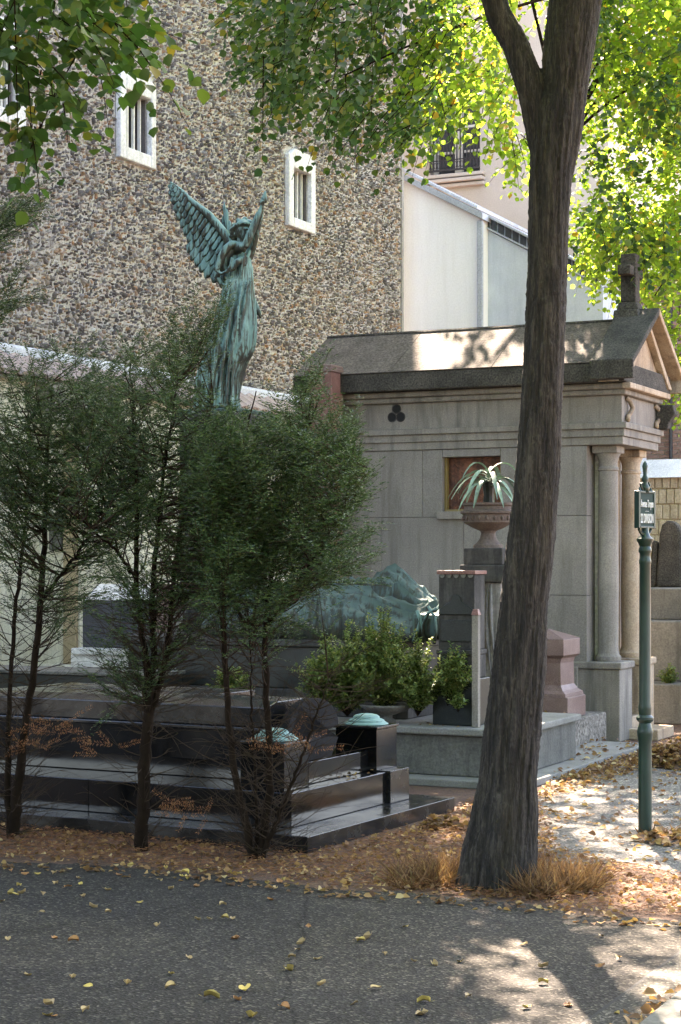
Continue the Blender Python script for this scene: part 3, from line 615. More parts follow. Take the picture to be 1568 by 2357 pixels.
# cross
fx = empty('cross', tuple(Vector((-4.90, VR, 3.9))-Vector(fm.o)), 0, fm.e)
def cm(): g = MB(); g.off = Vector((-4.90, VR, 3.9)); return g
cm().frustum(-5.04, -4.78, VR-.14, VR+.14, 3.86, 3.985, .015).build('cross_base', M['mossy_shaded_stone'], fx, .012)
cm().frustum(-5.01, -4.80, VR-.10, VR+.10, 3.986, 4.06, .02).build('cross_base', M['mossy_shaded_stone'], fx, .01)
cm().box(-4.975, -4.83, VR-.075, VR+.075, 4.061, 4.51).build('shaft', M['mossy_shaded_stone'], fx, .01)
for s_ in (-1, 1): cm().box(-4.965, -4.84, VR+.0765*s_ if s_ > 0 else VR-.21, VR+.21 if s_ > 0 else VR-.0765, 4.30, 4.39).build('arm', M['mossy_shaded_stone'], fx, .01)

# ================================================================ GREY STEPPED TOMB at the right edge
fg = Frame('grey_stepped_tomb', GM, -4.2, 18.0); tag(fg.e, 'stepped grey slab tomb in sun at the right edge behind the green post', 'tomb')
for v0, z0, z1 in ((18.0, 0, .40), (18.5, .40, 1.02), (19.0, 1.02, 1.35)):
    MB(fg).box(-6.4, -2.6, v0, 21.2, z0, z1).build('slab', M['grey_stone'], fg.e, .015)
fd = Frame('dark_headstone', GM, UZ(1537, 1300, 20.6)[0], 20.0, 1.35); tag(fd.e, 'dark rounded rough headstone standing on the grey stepped tomb', 'headstone')
uc = UZ(1537, 1300, 20.0)[0]; zt = UZ(1537, 1197, 20.0)[1]
MB(fd).prism([(uc-.14, 1.351), (uc+.17, 1.351), (uc+.15, zt-.14), (uc+.09, zt-.03), (uc, zt), (uc-.07, zt-.05), (uc-.10, zt-.16)], 0, 'v', 20.0, 20.18).build('slab', M['mossy_shaded_stone'], fd.e, .03)
MB(fd).prism([(uc-.22, 1.351), (uc-.142, 1.351), (uc-.12, zt-.25), (uc-.19, zt-.22)], 0, 'v', 20.03, 20.16).build('side_stone', M['mossy_shaded_stone'], fd.e, .02)
# ================================================================ BLACK GRANITE TOMB
ft = Frame('black_granite_tomb', GT, -5.05, 8.95); tag(ft.e, 'polished black granite tomb with stepped base and bronze lidded corner posts', 'tomb')
K = M['black_granite']; KD = M['black_granite_dusty']
MB(ft).box(-8.2, -5.05, 8.95, 10.92, 0, .093).build('base_slab', KD, ft.e, .004)
for a, b in ((-7.9, -6.75), (-6.748, -5.30)): MB(ft).box(a, b, 9.2, 10.66, .094, .295).build('plinth_block', K, ft.e, .004)
MB(ft).box(-5.52, -5.27, 10.42, 10.69, .094, .302).build('corner_block', KD, ft.e, .004)
MB(ft).box(-7.85, -5.42, 9.62, 10.42, .296, .43).build('upper_step', K, ft.e, .004)
MB(ft).box(-7.8, -5.50, 9.42, 10.0, .431, .62).build('coffin_body', K, ft.e, .004)
MB(ft).box(-7.8, -6.25, 10.002, 10.40, .431, .70).build('coffin_body', K, ft.e, .004)
MB(ft).box(-7.85, -5.50, 9.38, 10.0, .621, .645).build('ledge', KD, ft.e, .006)
MB(ft).prism([(9.42, .646), (9.98, .646), (9.98, .77), (9.90, .795), (9.55, .795), (9.42, .765)], 0, 'u', -7.8, -5.60).build('lid', KD, ft.e, .006)
MB(ft).box(-7.8, -6.28, 9.99, 10.42, .701, .79).build('rear_lid', KD, ft.e, .006)
cap = [(9.72+.32*cos(pi*k/16), .62+.19*sin(pi*k/16)) for k in range(17)]
MB(ft).prism(cap[::-1]+[(9.42, .54), (9.50, .44), (9.94, .44), (10.02, .54)], 0, 'u', -5.498, -5.44).build('arched_end', M['matte_black'], ft.e, .006)
for v0, nm in ((9.22, 1), (10.40, 2)):
    pe = empty('corner_post', tuple(Vector((-5.50, v0+.14, .3))-Vector(ft.o)), 0, ft.e)
    g = MB(); g.off = Vector((-5.50, v0+.14, .3)); g.box(-5.66, -5.36, v0, v0+.29, .301 if nm == 2 else .296, .565); g.build('post_block', K, pe, .004)
    g = MB(); g.off = Vector((-5.50, v0+.14, .3)); g.box(-5.67, -5.35, v0-.01, v0+.30, .566, .582); g.build('post_cap', KD, pe, .003)
    g = MB(); g.off = Vector((-5.50, v0+.14, .3))
    g.lathe(-5.51, v0+.145, [(.145, .583), (.145, .589), (.125, .600), (.118, .603), (.120, .608), (.105, .618), (.088, .622), (.086, .634), (.07, .645), (.04, .652), (.0, .655)], 28); g.build('bronze_lid', M['bronze'], pe, smooth=True)
# ================================================================ CONCRETE KERB SLAB AND LOW GREY VAULT
fs_ = Frame('concrete_footing', GM, -4.6, 13); tag(fs_.e, 'thin pale concrete footing slab under the grey monument block', 'slab')
MB(fs_).box(-8.6, -4.43, 12.30, 15.55, 0, .055).build('slab', M['concrete'], fs_.e, .008)
fv = Frame('grey_vault', GM, -6, 13.2); tag(fv.e, 'long low grey stone vault carrying the bronze figure and stele', 'tomb')
MB(fv).box(-8.4, -4.62, 12.52, 14.1, .056, .36).build('vault_wall', M['grey_stone'], fv.e, .012)
MB(fv).box(-8.45, -4.58, 12.47, 14.12, .361, .415).build('vault_slab', M['concrete'], fv.e, .012)
MB(fv).box(-8.3, -5.62, 13.0, 13.95, .416, .62).build('upper_block', M['dark_stone'], fv.e, .01)
MB(fv).box(-8.2, -5.72, 13.05, 13.9, .621, .96).build('upper_block', M['green_granite'], fv.e, .01)
MB(fv).box(-8.28, -5.66, 13.0, 13.95, .961, 1.02).build('upper_slab', M['dark_stone'], fv.e, .01)
# inscribed stele
def fpix(x, y, v): u, t = GM.on_v(x, v); return u, EYE+(CY-y)/F*t
vS = 12.72
fst = Frame('weathered_stele', GM, fpix(1050, 1400, vS)[0], vS, .415); tag(fst.e, 'dark weathered stone stele with carved swag and pediment below the urn', 'stele')
a, b = fpix(1010, 0, vS)[0], fpix(1092, 0, vS)[0]; zt = fpix(1050, 1313, vS)[1]; zl = fpix(1050, 1495, vS)[1]; zm = fpix(1050, 1560, vS)[1]
MB(fst).box(a, b, vS, vS+.22, zl, zt-.03).build('shaft', M['dark_stone'], fst.e, .006)
MB(fst).box(a-.012, b+.012, vS-.015, vS+.235, zt-.029, zt).build('cap', M['red_granite'], fst.e, .005)
for k in range(5): c_ = a+(b-a)*(k+.5)/5; MB(fst).prism([(c_+.021*cos(pi*j/8), zt-.031-.026*sin(pi*j/8)) for j in range(9)], 0, 'v', vS-.010, vS+.004).build('scallop', M['grey_stone'], fst.e)
mc = (a+b)/2; MB(fst).prism([(a+.005, zl+.26), (b-.005, zl+.26), (b-.005, zl+.30), (mc+.045, zl+.36), (mc+.03, zl+.40), (mc, zl+.415), (mc-.03, zl+.40), (mc-.045, zl+.36), (a+.005, zl+.30)][::-1], 0, 'v', vS-.015, vS+.002).build('carved_pediment', M['green_granite'], fst.e, .006)
MB(fst).box(a+.02, b-.02, vS-.012, vS+.001, zl+.06, zl+.22).build('panel', M['green_granite'], fst.e, .004)
MB(fst).box(a-.01, b+.01, vS-.03, vS+.24, zl-.04, zl-.001).build('ledge', M['dark_stone'], fst.e, .008)
MB(fst).box(a-.005, b+.005, vS-.02, vS+.23, zm, zl-.041).build('lower_shaft', M['dark_stone'], fst.e, .006)
MB(fst).box(a-.03, b+.03, vS-.05, vS+.25, .416, zm-.001).build('foot', M['green_granite'], fst.e, .008)
# slender marble post
vP = 12.62; fpz = Frame('slender_marble_post', GM, fpix(1096, 1500, vP)[0], vP, .415); tag(fpz.e, 'slender pale marble post with a small cap beside the stele', 'post')
cu = fpix(1096, 0, vP)[0]; z1 = fpix(1096, 1402, vP)[1]
MB(fpz).box(cu-.025, cu+.025, vP-.025, vP+.025, .416, z1-.045).build('shaft', M['limestone'], fpz.e, .004)
MB(fpz).frustum(cu-.03, cu+.03, vP-.03, vP+.03, z1-.044, z1, .012).build('cap', M['red_granite'], fpz.e, .003)
# urn pedestal
vU = 13.25; cu, tU = GM.on_v(1124, vU); fu = Frame('urn_pedestal', GM, cu, vU, .0); tag(fu.e, 'veined pale stone pedestal with a dark stepped top behind the tree trunk', 'pedestal')
zz_ = lambda y: EYE+(CY-y)/F*tU
MB(fu).box(cu-.115, cu+.16, vU-.14, vU+.14, .416, zz_(1340)).build('shaft', M['veined_stone'], fu.e, .012)
MB(fu).box(cu-.17, cu+.20, vU-.17, vU+.17, zz_(1339.7), zz_(1300)).build('step', M['dark_stone'], fu.e, .008)
MB(fu).box(cu-.145, cu+.17, vU-.15, vU+.15, zz_(1299.7), zz_(1262)).build('step', M['dark_stone'], fu.e, .008)
for k in range(7):      # carved drapery folds on the shaft
    x = cu-.10+k*.03; pts = [(x+.05*sin(j*.55+k*.8)*(j/9), vU-.143, zz_(1345)-j*.115) for j in range(10)]
    MB(fu).tube(pts, [.010+.008*sin(j*.9+k) for j in range(10)], 6).build('carved_fold', M['veined_stone'], fu.e, smooth=True)
fur = Frame('stone_urn', GM, cu, vU, zz_(1262)); tag(fur.e, 'broad reddish stone urn on the pedestal, holding a strappy plant', 'urn')
Z = zz_
MB(fur).lathe(cu, vU, [(.115, Z(1261.5)), (.115, Z(1255)), (.09, Z(1250)), (.065, Z(1240)), (.055, Z(1228)), (.065, Z(1222)), (.12, Z(1215)), (.175, Z(1206)), (.19, Z(1203)), (.195, Z(1185)), (.215, Z(1182)), (.215, Z(1177)), (.19, Z(1174)), (.185, Z(1166)), (.20, Z(1163)), (.20, Z(1158)), (.17, Z(1158)), (.16, Z(1166)), (0, Z(1166))], 36).build('bowl', M['urn_stone'], fur.e, smooth=True).modifiers.new('e', 'EDGE_SPLIT').split_angle = radians(40)
for k in range(20): a_ = 2*pi*k/20; MB(fur).lathe(cu+.193*cos(a_), vU+.193*sin(a_), [(.0, Z(1199)), (.012, Z(1197)), (.014, Z(1193)), (.010, Z(1189)), (0, Z(1187))], 6).build('carved_boss', M['urn_stone'], fur.e, smooth=True)
fpl = Frame('strappy_plant', GM, cu, vU, Z(1166)); tag(fpl.e, 'rosette plant with long arching pale green leaves in the stone urn', 'plant')
M['agave'] = leaf_single('agave_leaf', (.22, .33, .25))
g = MB(fpl); g.tube([(cu, vU, Z(1168)), (cu+.005, vU, Z(1140)), (cu, vU, Z(1110))], [.045, .04, .05], 10); g.build('stem', M['green_granite'], fpl.e)
r = random.Random(5)
for k in range(22):
    a_ = 2*pi*k/22*1.0+r.uniform(-.15, .15); L = r.uniform(.24, .36); up = r.uniform(.45, 1.6); tier = r.uniform(1085, 1125)
    g = MB(fpl); n_ = 9; vs = []
    for j in range(n_):
        t = j/(n_-1); rr = L*t; zc = Z(tier)+up*L*t*.9-(.55+up*.55)*L*t*t*1.25; w_ = .021*(1-abs(t-.45)*.9)*(1-.8*max(0, t-.8)/.2)+.001
        dx, dy = cos(a_), sin(a_); sx, sy = -dy, dx
        vs += [(cu+dx*rr-sx*w_, vU+dy*rr-sy*w_, zc+.004), (cu+dx*rr, vU+dy*rr, zc-.006), (cu+dx*rr+sx*w_, vU+dy*rr+sy*w_, zc+.004)]
    fs = []
    for j in range(n_-1): q = j*3; fs += [(q, q+1, q+4, q+3), (q+1, q+2, q+5, q+4)]
    g.add(vs, fs); g.build('leaf', M['agave'], fpl.e, smooth=True)

# ================================================================ RIGHT OF THE TRUNK: rough block, pink stone
fr_ = Frame('rough_stone_block', GM, -5.3, 15.2, .055); tag(fr_.e, 'rough speckled stone block under the pink granite gravestone', 'block')
MB(fr_).box(-5.75, -4.91, 14.62, 15.86, .0, .288).build('block', M['rough_block'], fr_.e, .012)
frb = Frame('small_kerb_block', GM, -5.1, 14.3, .055); tag(frb.e, 'small grey block half hidden by the right side of the trunk', 'block')
a = fpix(1268, 0, 14.0)[0]; MB(frb).box(a-.6, a, 13.98, 14.4, .0, .30).build('block', M['grey_stone'], frb.e, .012)
uc, vc = -5.25, 15.22
fpg = Frame('pink_gravestone', GM, uc, vc, .288); tag(fpg.e, 'pink granite gravestone with a flared foot and pyramid cap right of the trunk', 'gravestone')
MB(fpg).box(uc-.27, uc+.27, vc-.25, vc+.25, .289, .47).build('foot', M['pink_granite'], fpg.e, .008)
prof = [(.25, .471), (.245, .50), (.21, .525), (.185, .57), (.18, .76), (.19, .80), (.225, .825)]
g = MB(fpg)
for (r0, z0), (r1, z1) in zip(prof, prof[1:]):
    g.add([(uc-r0, vc-r0, z0), (uc+r0, vc-r0, z0), (uc+r0, vc+r0, z0), (uc-r0, vc+r0, z0), (uc-r1, vc-r1, z1), (uc+r1, vc-r1, z1), (uc+r1, vc+r1, z1), (uc-r1, vc+r1, z1)], [(0,1,5,4),(1,2,6,5),(2,3,7,6),(3,0,4,7)])
g.build('neck', M['pink_granite'], fpg.e)
MB(fpg).box(uc-.225, uc+.225, vc-.225, vc+.225, .826, .97).build('cap', M['pink_granite'], fpg.e, .005)
MB(fpg).frustum(uc-.225, uc+.225, vc-.225, vc+.225, .971, 1.05, .21).build('pyramid', M['pink_granite'], fpg.e)

# ================================================================ RED GRANITE STEPPED PILLAR (beside the mausoleum's left end)
vR_ = 15.6; x0, x1, x2 = [fpix(x, 0, vR_)[0] for x in (686, 712, 776)]; z1, z2 = fpix(740, 842, vR_)[1], fpix(700, 932, vR_)[1]
frp = Frame('red_granite_pillar', GM, x1, vR_, 0); tag(frp.e, 'reddish granite pillar with shouldered top beside the mausoleum roof', 'pillar')
MB(frp).box(x1, x2-.06, vR_, vR_+.25, 0, z1-.06).build('shaft', M['red_granite'], frp.e, .006)
MB(frp).box(x1-.015, x2-.045, vR_-.015, vR_+.265, z1-.059, z1-.02).build('cap', M['pink_granite'], frp.e, .008)
MB(frp).box(x1-.005, x2-.055, vR_-.005, vR_+.255, z1-.019, z1+.01).build('cap', M['pink_granite'], frp.e, .006)
MB(frp).box(x0, x1-.002, vR_+.02, vR_+.23, 0, z2-.05).build('shoulder', M['red_granite'], frp.e, .006)
MB(frp).box(x0-.015, x1-.018, vR_+.005, vR_+.245, z2-.049, z2).build('cap', M['pink_granite'], frp.e, .015)

# ================================================================ LEFT BACKGROUND STONES
vD = 12.4; fgg = Frame('dark_green_tomb', GM, fpix(100, 0, vD)[0], vD); tag(fgg.e, 'low dark green granite tomb wall behind the left yews', 'tomb')
MB(fgg).box(fpix(-90, 0, vD)[0], fpix(345, 0, vD)[0], vD, vD+.5, 0, fpix(150, 1545, vD)[1]-.03).build('body', M['green_granite'], fgg.e, .01)
MB(fgg).box(fpix(-95, 0, vD)[0], fpix(350, 0, vD)[0], vD-.03, vD+.53, fpix(150, 1545, vD)[1]-.029, fpix(150, 1545, vD)[1]).build('slab', M['grey_stone'], fgg.e, .008)  # thin paler slab stands in for the sunlit line along the top
vE = 14.0; fe_ = Frame('blue_grey_headstone', GM, fpix(270, 0, vE)[0], vE); tag(fe_.e, 'blue-grey granite headstone on a white base, glare painted on its sloping top', 'headstone')
a, b = fpix(190, 0, vE)[0], fpix(352, 0, vE)[0]; z0, z1, z2 = fpix(270, 1492, vE)[1], fpix(270, 1383, vE)[1], fpix(270, 1348, vE)[1]
MB(fe_).box(a-.05, b+.05, vE-.12, vE+.4, 0, z0-.06).build('base', M['white_stone'], fe_.e, .01)
MB(fe_).box(a-.02, b+.1, vE-.16, vE+.4, z0-.059, z0).build('base_slab', M['white_stone'], fe_.e, .01)
MB(fe_).prism([(vE, z0+.001), (vE+.3, z0+.001), (vE+.3, z2), (vE+.24, z2), (vE, z1)], 0, 'u', a, b).build('slab', M['blue_granite'], fe_.e, .006)
MB(fe_).prism([(vE-.002, z1+.004), (vE+.24, z2+.004), (vE+.24, z2+.012), (vE-.002, z1+.012)], 0, 'u', a+.03, b-.003).build('top_glare', M['white_stone'], fe_.e)  # white sheet paints the glare on the sloping granite top
vG = 13.6; fgl = Frame('pink_marble_pillar', GM, fpix(378, 0, vG)[0], vG); tag(fgl.e, 'pinkish marble pillar standing beside the blue-grey headstone', 'pillar')
MB(fgl).box(fpix(358, 0, vG)[0], fpix(388, 0, vG)[0], vG, vG+.16, 0, fpix(370, 1345, vG)[1]).build('shaft', M['pink_granite'], fgl.e, .008)
MB(fgl).box(fpix(390, 0, vG)[0], fpix(402, 0, vG)[0], vG+.02, vG+.14, 0, fpix(370, 1345, vG)[1]).build('edge_strip', M['limestone_clean'], fgl.e, .006)
# angel's pedestal
vA = 14.45; uA, tA = GM.on_v(478, vA); ZA = lambda y: EYE+(CY-y)/F*tA
fa = Frame('angel_pedestal', GM, uA, vA+.3, 0); tag(fa.e, 'tall dark stone pedestal carrying the bronze angel, behind the yews', 'pedestal')
z_base = ZA(940)
MB(fa).box(uA-.42, uA+.42, vA-.12, vA+.72, 0, .5).build('plinth', M['dark_stone'], fa.e, .015)
MB(fa).box(uA-.30, uA+.30, vA, vA+.6, .501, z_base-.16).build('shaft', M['dark_stone'], fa.e, .012)
MB(fa).box(uA-.36, uA+.36, vA-.06, vA+.66, z_base-.159, z_base-.05).build('cap', M['dark_stone'], fa.e, .015)
MB(fa).box(uA-.32, uA+.32, vA-.02, vA+.62, z_base-.049, z_base-.001).build('cap', M['bronze_dark'], fa.e, .012)

# ================================================================ GREEN CAST IRON SIGN POST
YP = gy(1922); XP = (1485-CX)/F*YP; ZP = lambda y: EYE+(CY-y)/F*YP
sp = empty('sign_post', (XP, YP, 0)); tag(sp, 'green cast-iron post with a division sign and pointed finial', 'sign post')
g = MB(); R = .0385
prof = [(R*1.05, 0), (R*1.05, ZP(1750)), (R*1.0, ZP(1712)), (R*1.22, ZP(1690)), (R*1.28, ZP(1683)), (R*1.05, ZP(1672)), (R*.92, ZP(1664)), (R*1.38, ZP(1656)), (R*1.38, ZP(1651)), (R*.95, ZP(1645)),
        (R*1.02, ZP(1632)), (R*1.02, ZP(1626)), (R*.92, ZP(1618)), (R*.90, ZP(1400)), (R*.86, ZP(1300)), (R*.95, ZP(1296)), (R*.95, ZP(1290)), (R*.84, ZP(1284)), (R*.84, ZP(1274)), (R*1.0, ZP(1270)), (R*1.0, ZP(1264)), (R*.85, ZP(1258)),
        (R*1.0, ZP(1252)), (R*1.32, ZP(1244)), (R*1.32, ZP(1240)), (R*.8, ZP(1234)), (R*.6, ZP(1226)), (R*.55, ZP(1214))]
o = MB(); o.lathe(0, 0, prof, 28); o = o.build('post', M['green_paint'], sp, smooth=True); o.modifiers.new('e', 'EDGE_SPLIT').split_angle = radians(38)
ang = radians(49); dz0, dz1 = ZP(1213), ZP(1133)
pl = empty('sign_plate', (0, 0, dz0), ang, sp); HW = .082; hh_ = dz1-dz0
MB().box(-HW, HW, -.011, .011, 0, hh_).build('plate', M['green_plate'], pl, .004)
for a, b, c_, d in ((-HW-.014, -HW+.006, -.008, hh_+.008), (HW-.006, HW+.014, -.008, hh_+.008), (-HW+.0065, HW-.0065, -.008, .006), (-HW+.0065, HW-.0065, hh_-.006, hh_+.008)): MB().box(a, b, -.017, .017, c_, d).build('frame', M['green_paint'], pl, .003)
def text(s, z, size, xs, arc=None):
    cu_ = bpy.data.curves.new('lettering', 'FONT'); cu_.body = s; cu_.size = size; cu_.align_x = 'CENTER'; cu_.align_y = 'CENTER'; cu_.extrude = .002; cu_.offset = .0012
    t = bpy.data.objects.new('lettering', cu_); C.objects.link(t); dg = bpy.context.evaluated_depsgraph_get(); me = bpy.data.meshes.new_from_object(t.evaluated_get(dg)); bpy.data.objects.remove(t)
    o = link('lettering', me, None, pl); me.materials.clear(); me.materials.append(M['white_letters'])
    o.rotation_euler = (radians(90), 0, 0); o.location = (0, -.014, z); w_ = max(v.co.x for v in me.vertices)-min(v.co.x for v in me.vertices); o.scale = (xs/w_, 1, 1)
text('Avenue Troyon', hh_*.66, .062, .142); text('22 DIVISION', hh_*.23, .078, .142)
MB().box(-.018, .018, -.0145, -.0112, hh_*.445, hh_*.455).build('rule', M['white_letters'], pl)
for sx in (-1, 1):
    MB().tube([(sx*.02, 0, -.045), (sx*.05, 0, -.035), (sx*.07, 0, -.012)], [.012, .010, .009], 6).build('bracket', M['green_paint'], pl)
    MB().tube([(sx*(HW-.02), 0, hh_+.006), (sx*(HW-.02), 0, hh_+.03)], [.012, .004], 6).build('knob', M['green_paint'], pl)
    MB().tube([(sx*.02, 0, hh_+.01), (sx*.045, 0, hh_+.03), (sx*.05, 0, hh_+.05), (sx*.035, 0, hh_+.055)], .008, 6).build('scroll', M['green_paint'], pl)
MB().lathe(0, 0, [(.024, ZP(1134)), (.026, ZP(1120)), (.014, ZP(1112)), (.020, ZP(1106)), (.020, ZP(1100)), (.012, ZP(1094)), (.014, ZP(1080)), (.018, ZP(1073)), (.012, ZP(1066)), (.0, ZP(1060))], 14).build('finial', M['green_paint'], sp, smooth=True)
MB().tube([(0, 0, ZP(1222)), (0, 0, ZP(1212))], .018, 8).build('stem', M['green_paint'], sp)
# ================================================================ BRONZE ANGEL
YS = GM.w(uA, vA+.3)[1]; KS = .248/F*YS
def S(x, y, d=0.0): w = W(350.6+.248*x, 379.9+.248*y, YS); return Vector((w.x, w.y+d, w.z))
an = empty('bronze_angel', tuple(S(600, 2258))); tag(an, 'green patinated bronze angel with raised arm and spread wing on the tall pedestal', 'statue')
AO = an.location.copy()
def am(): g = MB(); g.off = AO; return g
rows = [(2258, 395, 805), (2150, 400, 795), (2000, 405, 822), (1850, 440, 868), (1760, 470, 925), (1690, 500, 948), (1550, 545, 962), (1400, 592, 962), (1250, 632, 950), (1130, 655, 943), (1040, 690, 938), (960, 700, 935), (890, 705, 920), (830, 725, 905), (780, 748, 890), (745, 775, 862), (715, 795, 850), (680, 800, 855)]
ns = 96; vs, fs = [], []
ys_ = np.linspace(2258, 680, 90); ra = np.array(rows, float)[::-1]
for i, y in enumerate(ys_):
    l = np.interp(y, ra[:, 0], ra[:, 1]); r_ = np.interp(y, ra[:, 0], ra[:, 2]); hw = (r_-l)/2*KS; c_ = (l+r_)/2
    dep = hw*(.85 if y > 900 else .72); am_ = np.interp(y, [700, 900, 1100, 1600, 2258], [0, .03, .05, .11, .13])
    for k in range(ns):
        p = 2*pi*k/ns; tw = (2258-y)*.0009
        f = sin(11*p+3*sin(2*p)+tw*4)+.6*sin(19*p-tw*6+1.3)+.5*sin(5*p+tw*2)
        f = max(-1.2, min(1.3, f)); q = 1+am_*f*.6
        o = S(c_, y); vs.append((o.x+hw*cos(p)*q, o.y+dep*sin(p)*q, o.z))
n_ = len(ys_)
for i in range(n_-1):
    for k in range(ns): k2 = (k+1) % ns; fs.append((i*ns+k, i*ns+k2, (i+1)*ns+k2, (i+1)*ns+k))
fs += [tuple(range(ns))[::-1], tuple(range((n_-1)*ns, n_*ns))]
body = am().add(vs, fs)
def blob(g, c_, r3, n=14, m=20):
    vs, fs = [], []
    for i in range(n+1):
        a = pi*i/n
        for k in range(m): b = 2*pi*k/m; vs.append((c_[0]+r3[0]*sin(a)*cos(b), c_[1]+r3[1]*sin(a)*sin(b), c_[2]+r3[2]*cos(a)))
    for i in range(n):
        for k in range(m): k2 = (k+1) % m; fs.append((i*m+k, (i+1)*m+k, (i+1)*m+k2, i*m+k2))
    g.add(vs, fs)
def tb(pts, rad, s=14): body.tube([S(*p) for p in pts], rad, s)
tb([(815, 790, 0), (825, 720, -.01), (835, 660, -.01)], [.05, .04, .04])                     # neck
blob(body, S(842, 600, -.01), (.074, .085, .098))                                          # skull
blob(body, S(868, 640, -.045), (.050, .050, .070))                                         # face
tb([(897, 622, -.085), (908, 650, -.098), (902, 662, -.09)], [.008, .014, .008], 8)          # nose
blob(body, S(880, 690, -.075), (.022, .022, .018)); blob(body, S(888, 673, -.09), (.017, .012, .008))    # chin, lips
tb([(862, 612, -.092), (885, 606, -.096), (915, 615, -.085)], .009, 8)                       # brow
blob(body, S(872, 626, -.088), (.010, .008, .007)); blob(body, S(905, 628, -.086), (.008, .008, .007))   # eyes
hr = random.Random(3)
for j in range(9):                                                                         # wavy band of hair
    t = j/8; x = 745+190*t; y = 600-36*sin(pi*t)-14*t; blob(body, S(x, y, -.075*sin(pi*t)-.01), (.030, .032, .024), 8, 10)
for x, y, d in ((745, 625, 0), (735, 655, .02), (755, 680, .03), (770, 650, .0), (790, 690, .05), (760, 560, .02), (800, 520, .0), (860, 505, 0), (905, 530, 0)): blob(body, S(x, y, d), (.028, .035, .026), 8, 10)
tb([(765, 800, -.02), (800, 775, -.08), (850, 785, -.13), (872, 780, -.14)], [.050, .052, .042, .036])    # near upper arm
tb([(868, 785, -.14), (905, 700, -.15), (950, 590, -.15), (990, 490, -.14), (1015, 430, -.13), (1028, 395, -.13)], [.036, .038, .034, .027, .019, .018])
tb([(860, 860, .04), (900, 850, .02), (935, 760, -.02), (975, 620, -.06), (1010, 500, -.08), (1024, 430, -.11)], [.045, .042, .036, .030, .022, .018])
blob(body, S(1030, 388, -.13), (.020, .022, .026), 10, 12)                                 # palm
for k, (dx, ln) in enumerate(((-14, 40), (-5, 52), (5, 50), (14, 38))): tb([(1030+dx, 385, -.145), (1034+dx*.9, 365, -.155), (1040+dx*.6, 385-ln, -.145), (1042+dx*.4, 378-ln, -.135)], [.0085, .0085, .0075, .006], 8)
tb([(1018, 395, -.14), (1008, 375, -.155), (1016, 352, -.15)], [.009, .008, .006], 8)       # thumb
# open hanging sleeve: a thick rim with a hollow behind
tb([(790, 745, -.10), (745, 750, -.12), (695, 795, -.13), (655, 860, -.13), (628, 940, -.12), (612, 1005, -.11), (650, 1028, -.12), (700, 1010, -.13), (738, 960, -.14), (752, 880, -.14)], [.026, .034, .036, .034, .030, .022, .016, .016, .018, .016], 10)
tb([(740, 800, -.07), (690, 870, -.06), (665, 960, -.06), (690, 1000, -.07)], [.03, .045, .04, .02], 10)
tb([(640, 900, -.06), (640, 980, -.05), (690, 1010, -.06)], [.02, .02, .015], 10)
tb([(835, 880, -.13), (800, 920, -.15), (760, 985, -.14), (730, 1010, -.13)], [.016, .03, .022, .01], 10)
tb([(870, 830, -.12), (850, 900, -.13), (835, 1000, -.12), (830, 1090, -.11)], [.014, .018, .016, .008], 10)
tb([(905, 800, -.02), (885, 880, -.10), (870, 960, -.12)], [.02, .018, .008], 10)
tb([(640, 960, -.05), (600, 1040, 0), (650, 1120, -.02)], [.02, .03, .02], 10)
tb([(945, 1230, .02), (968, 1310, .03), (990, 1370, .03), (1008, 1418, .03)], [.012, .022, .022, .008], 8)
for x0_, x1_, d_, a_ in ((700, 500, -.15, .016), (735, 560, -.18, .018), (790, 640, -.19, .016), (850, 700, -.18, .018), (895, 735, -.15, .016), (925, 760, -.09, .014), (760, 450, -.15, .014)):   # robe ridges
    tb([(x0_, 1080, d_*.75), (x0_+(x1_-x0_)*.25, 1350, d_), (x0_+(x1_-x0_)*.6, 1650, d_*1.1), (x0_+(x1_-x0_)*.9, 1950, d_*1.05), (x1_, 2230, d_*1.02)], [.006, a_, a_*1.2, a_, a_*.8], 8)
ob = body.build('body', M['bronze'], None)
rm = ob.modifiers.new('r', 'REMESH'); rm.mode = 'VOXEL'; rm.voxel_size = .0075; sm_ = ob.modifiers.new('s', 'SMOOTH'); sm_.factor = .5; sm_.iterations = 2
dg = bpy.context.evaluated_depsgraph_get(); me = bpy.data.meshes.new_from_object(ob.evaluated_get(dg)); bpy.data.objects.remove(ob)
me.materials.clear(); me.materials.append(M['bronze']); link('body', me, None, an, smooth=True)
o = am(); o.tube([S(1024, 440, -.13), S(1034, 380, -.13), S(1044, 350, -.13)], [.012, .014, .016], 10); o.tube([S(1040, 375, -.13), S(1043, 350, -.13), S(1048, 320, -.13), S(1054, 285, -.13), S(1056, 268, -.13)], [.026, .032, .022, .012, .003], 12)
o.build('torch', M['bronze'], an, smooth=True)

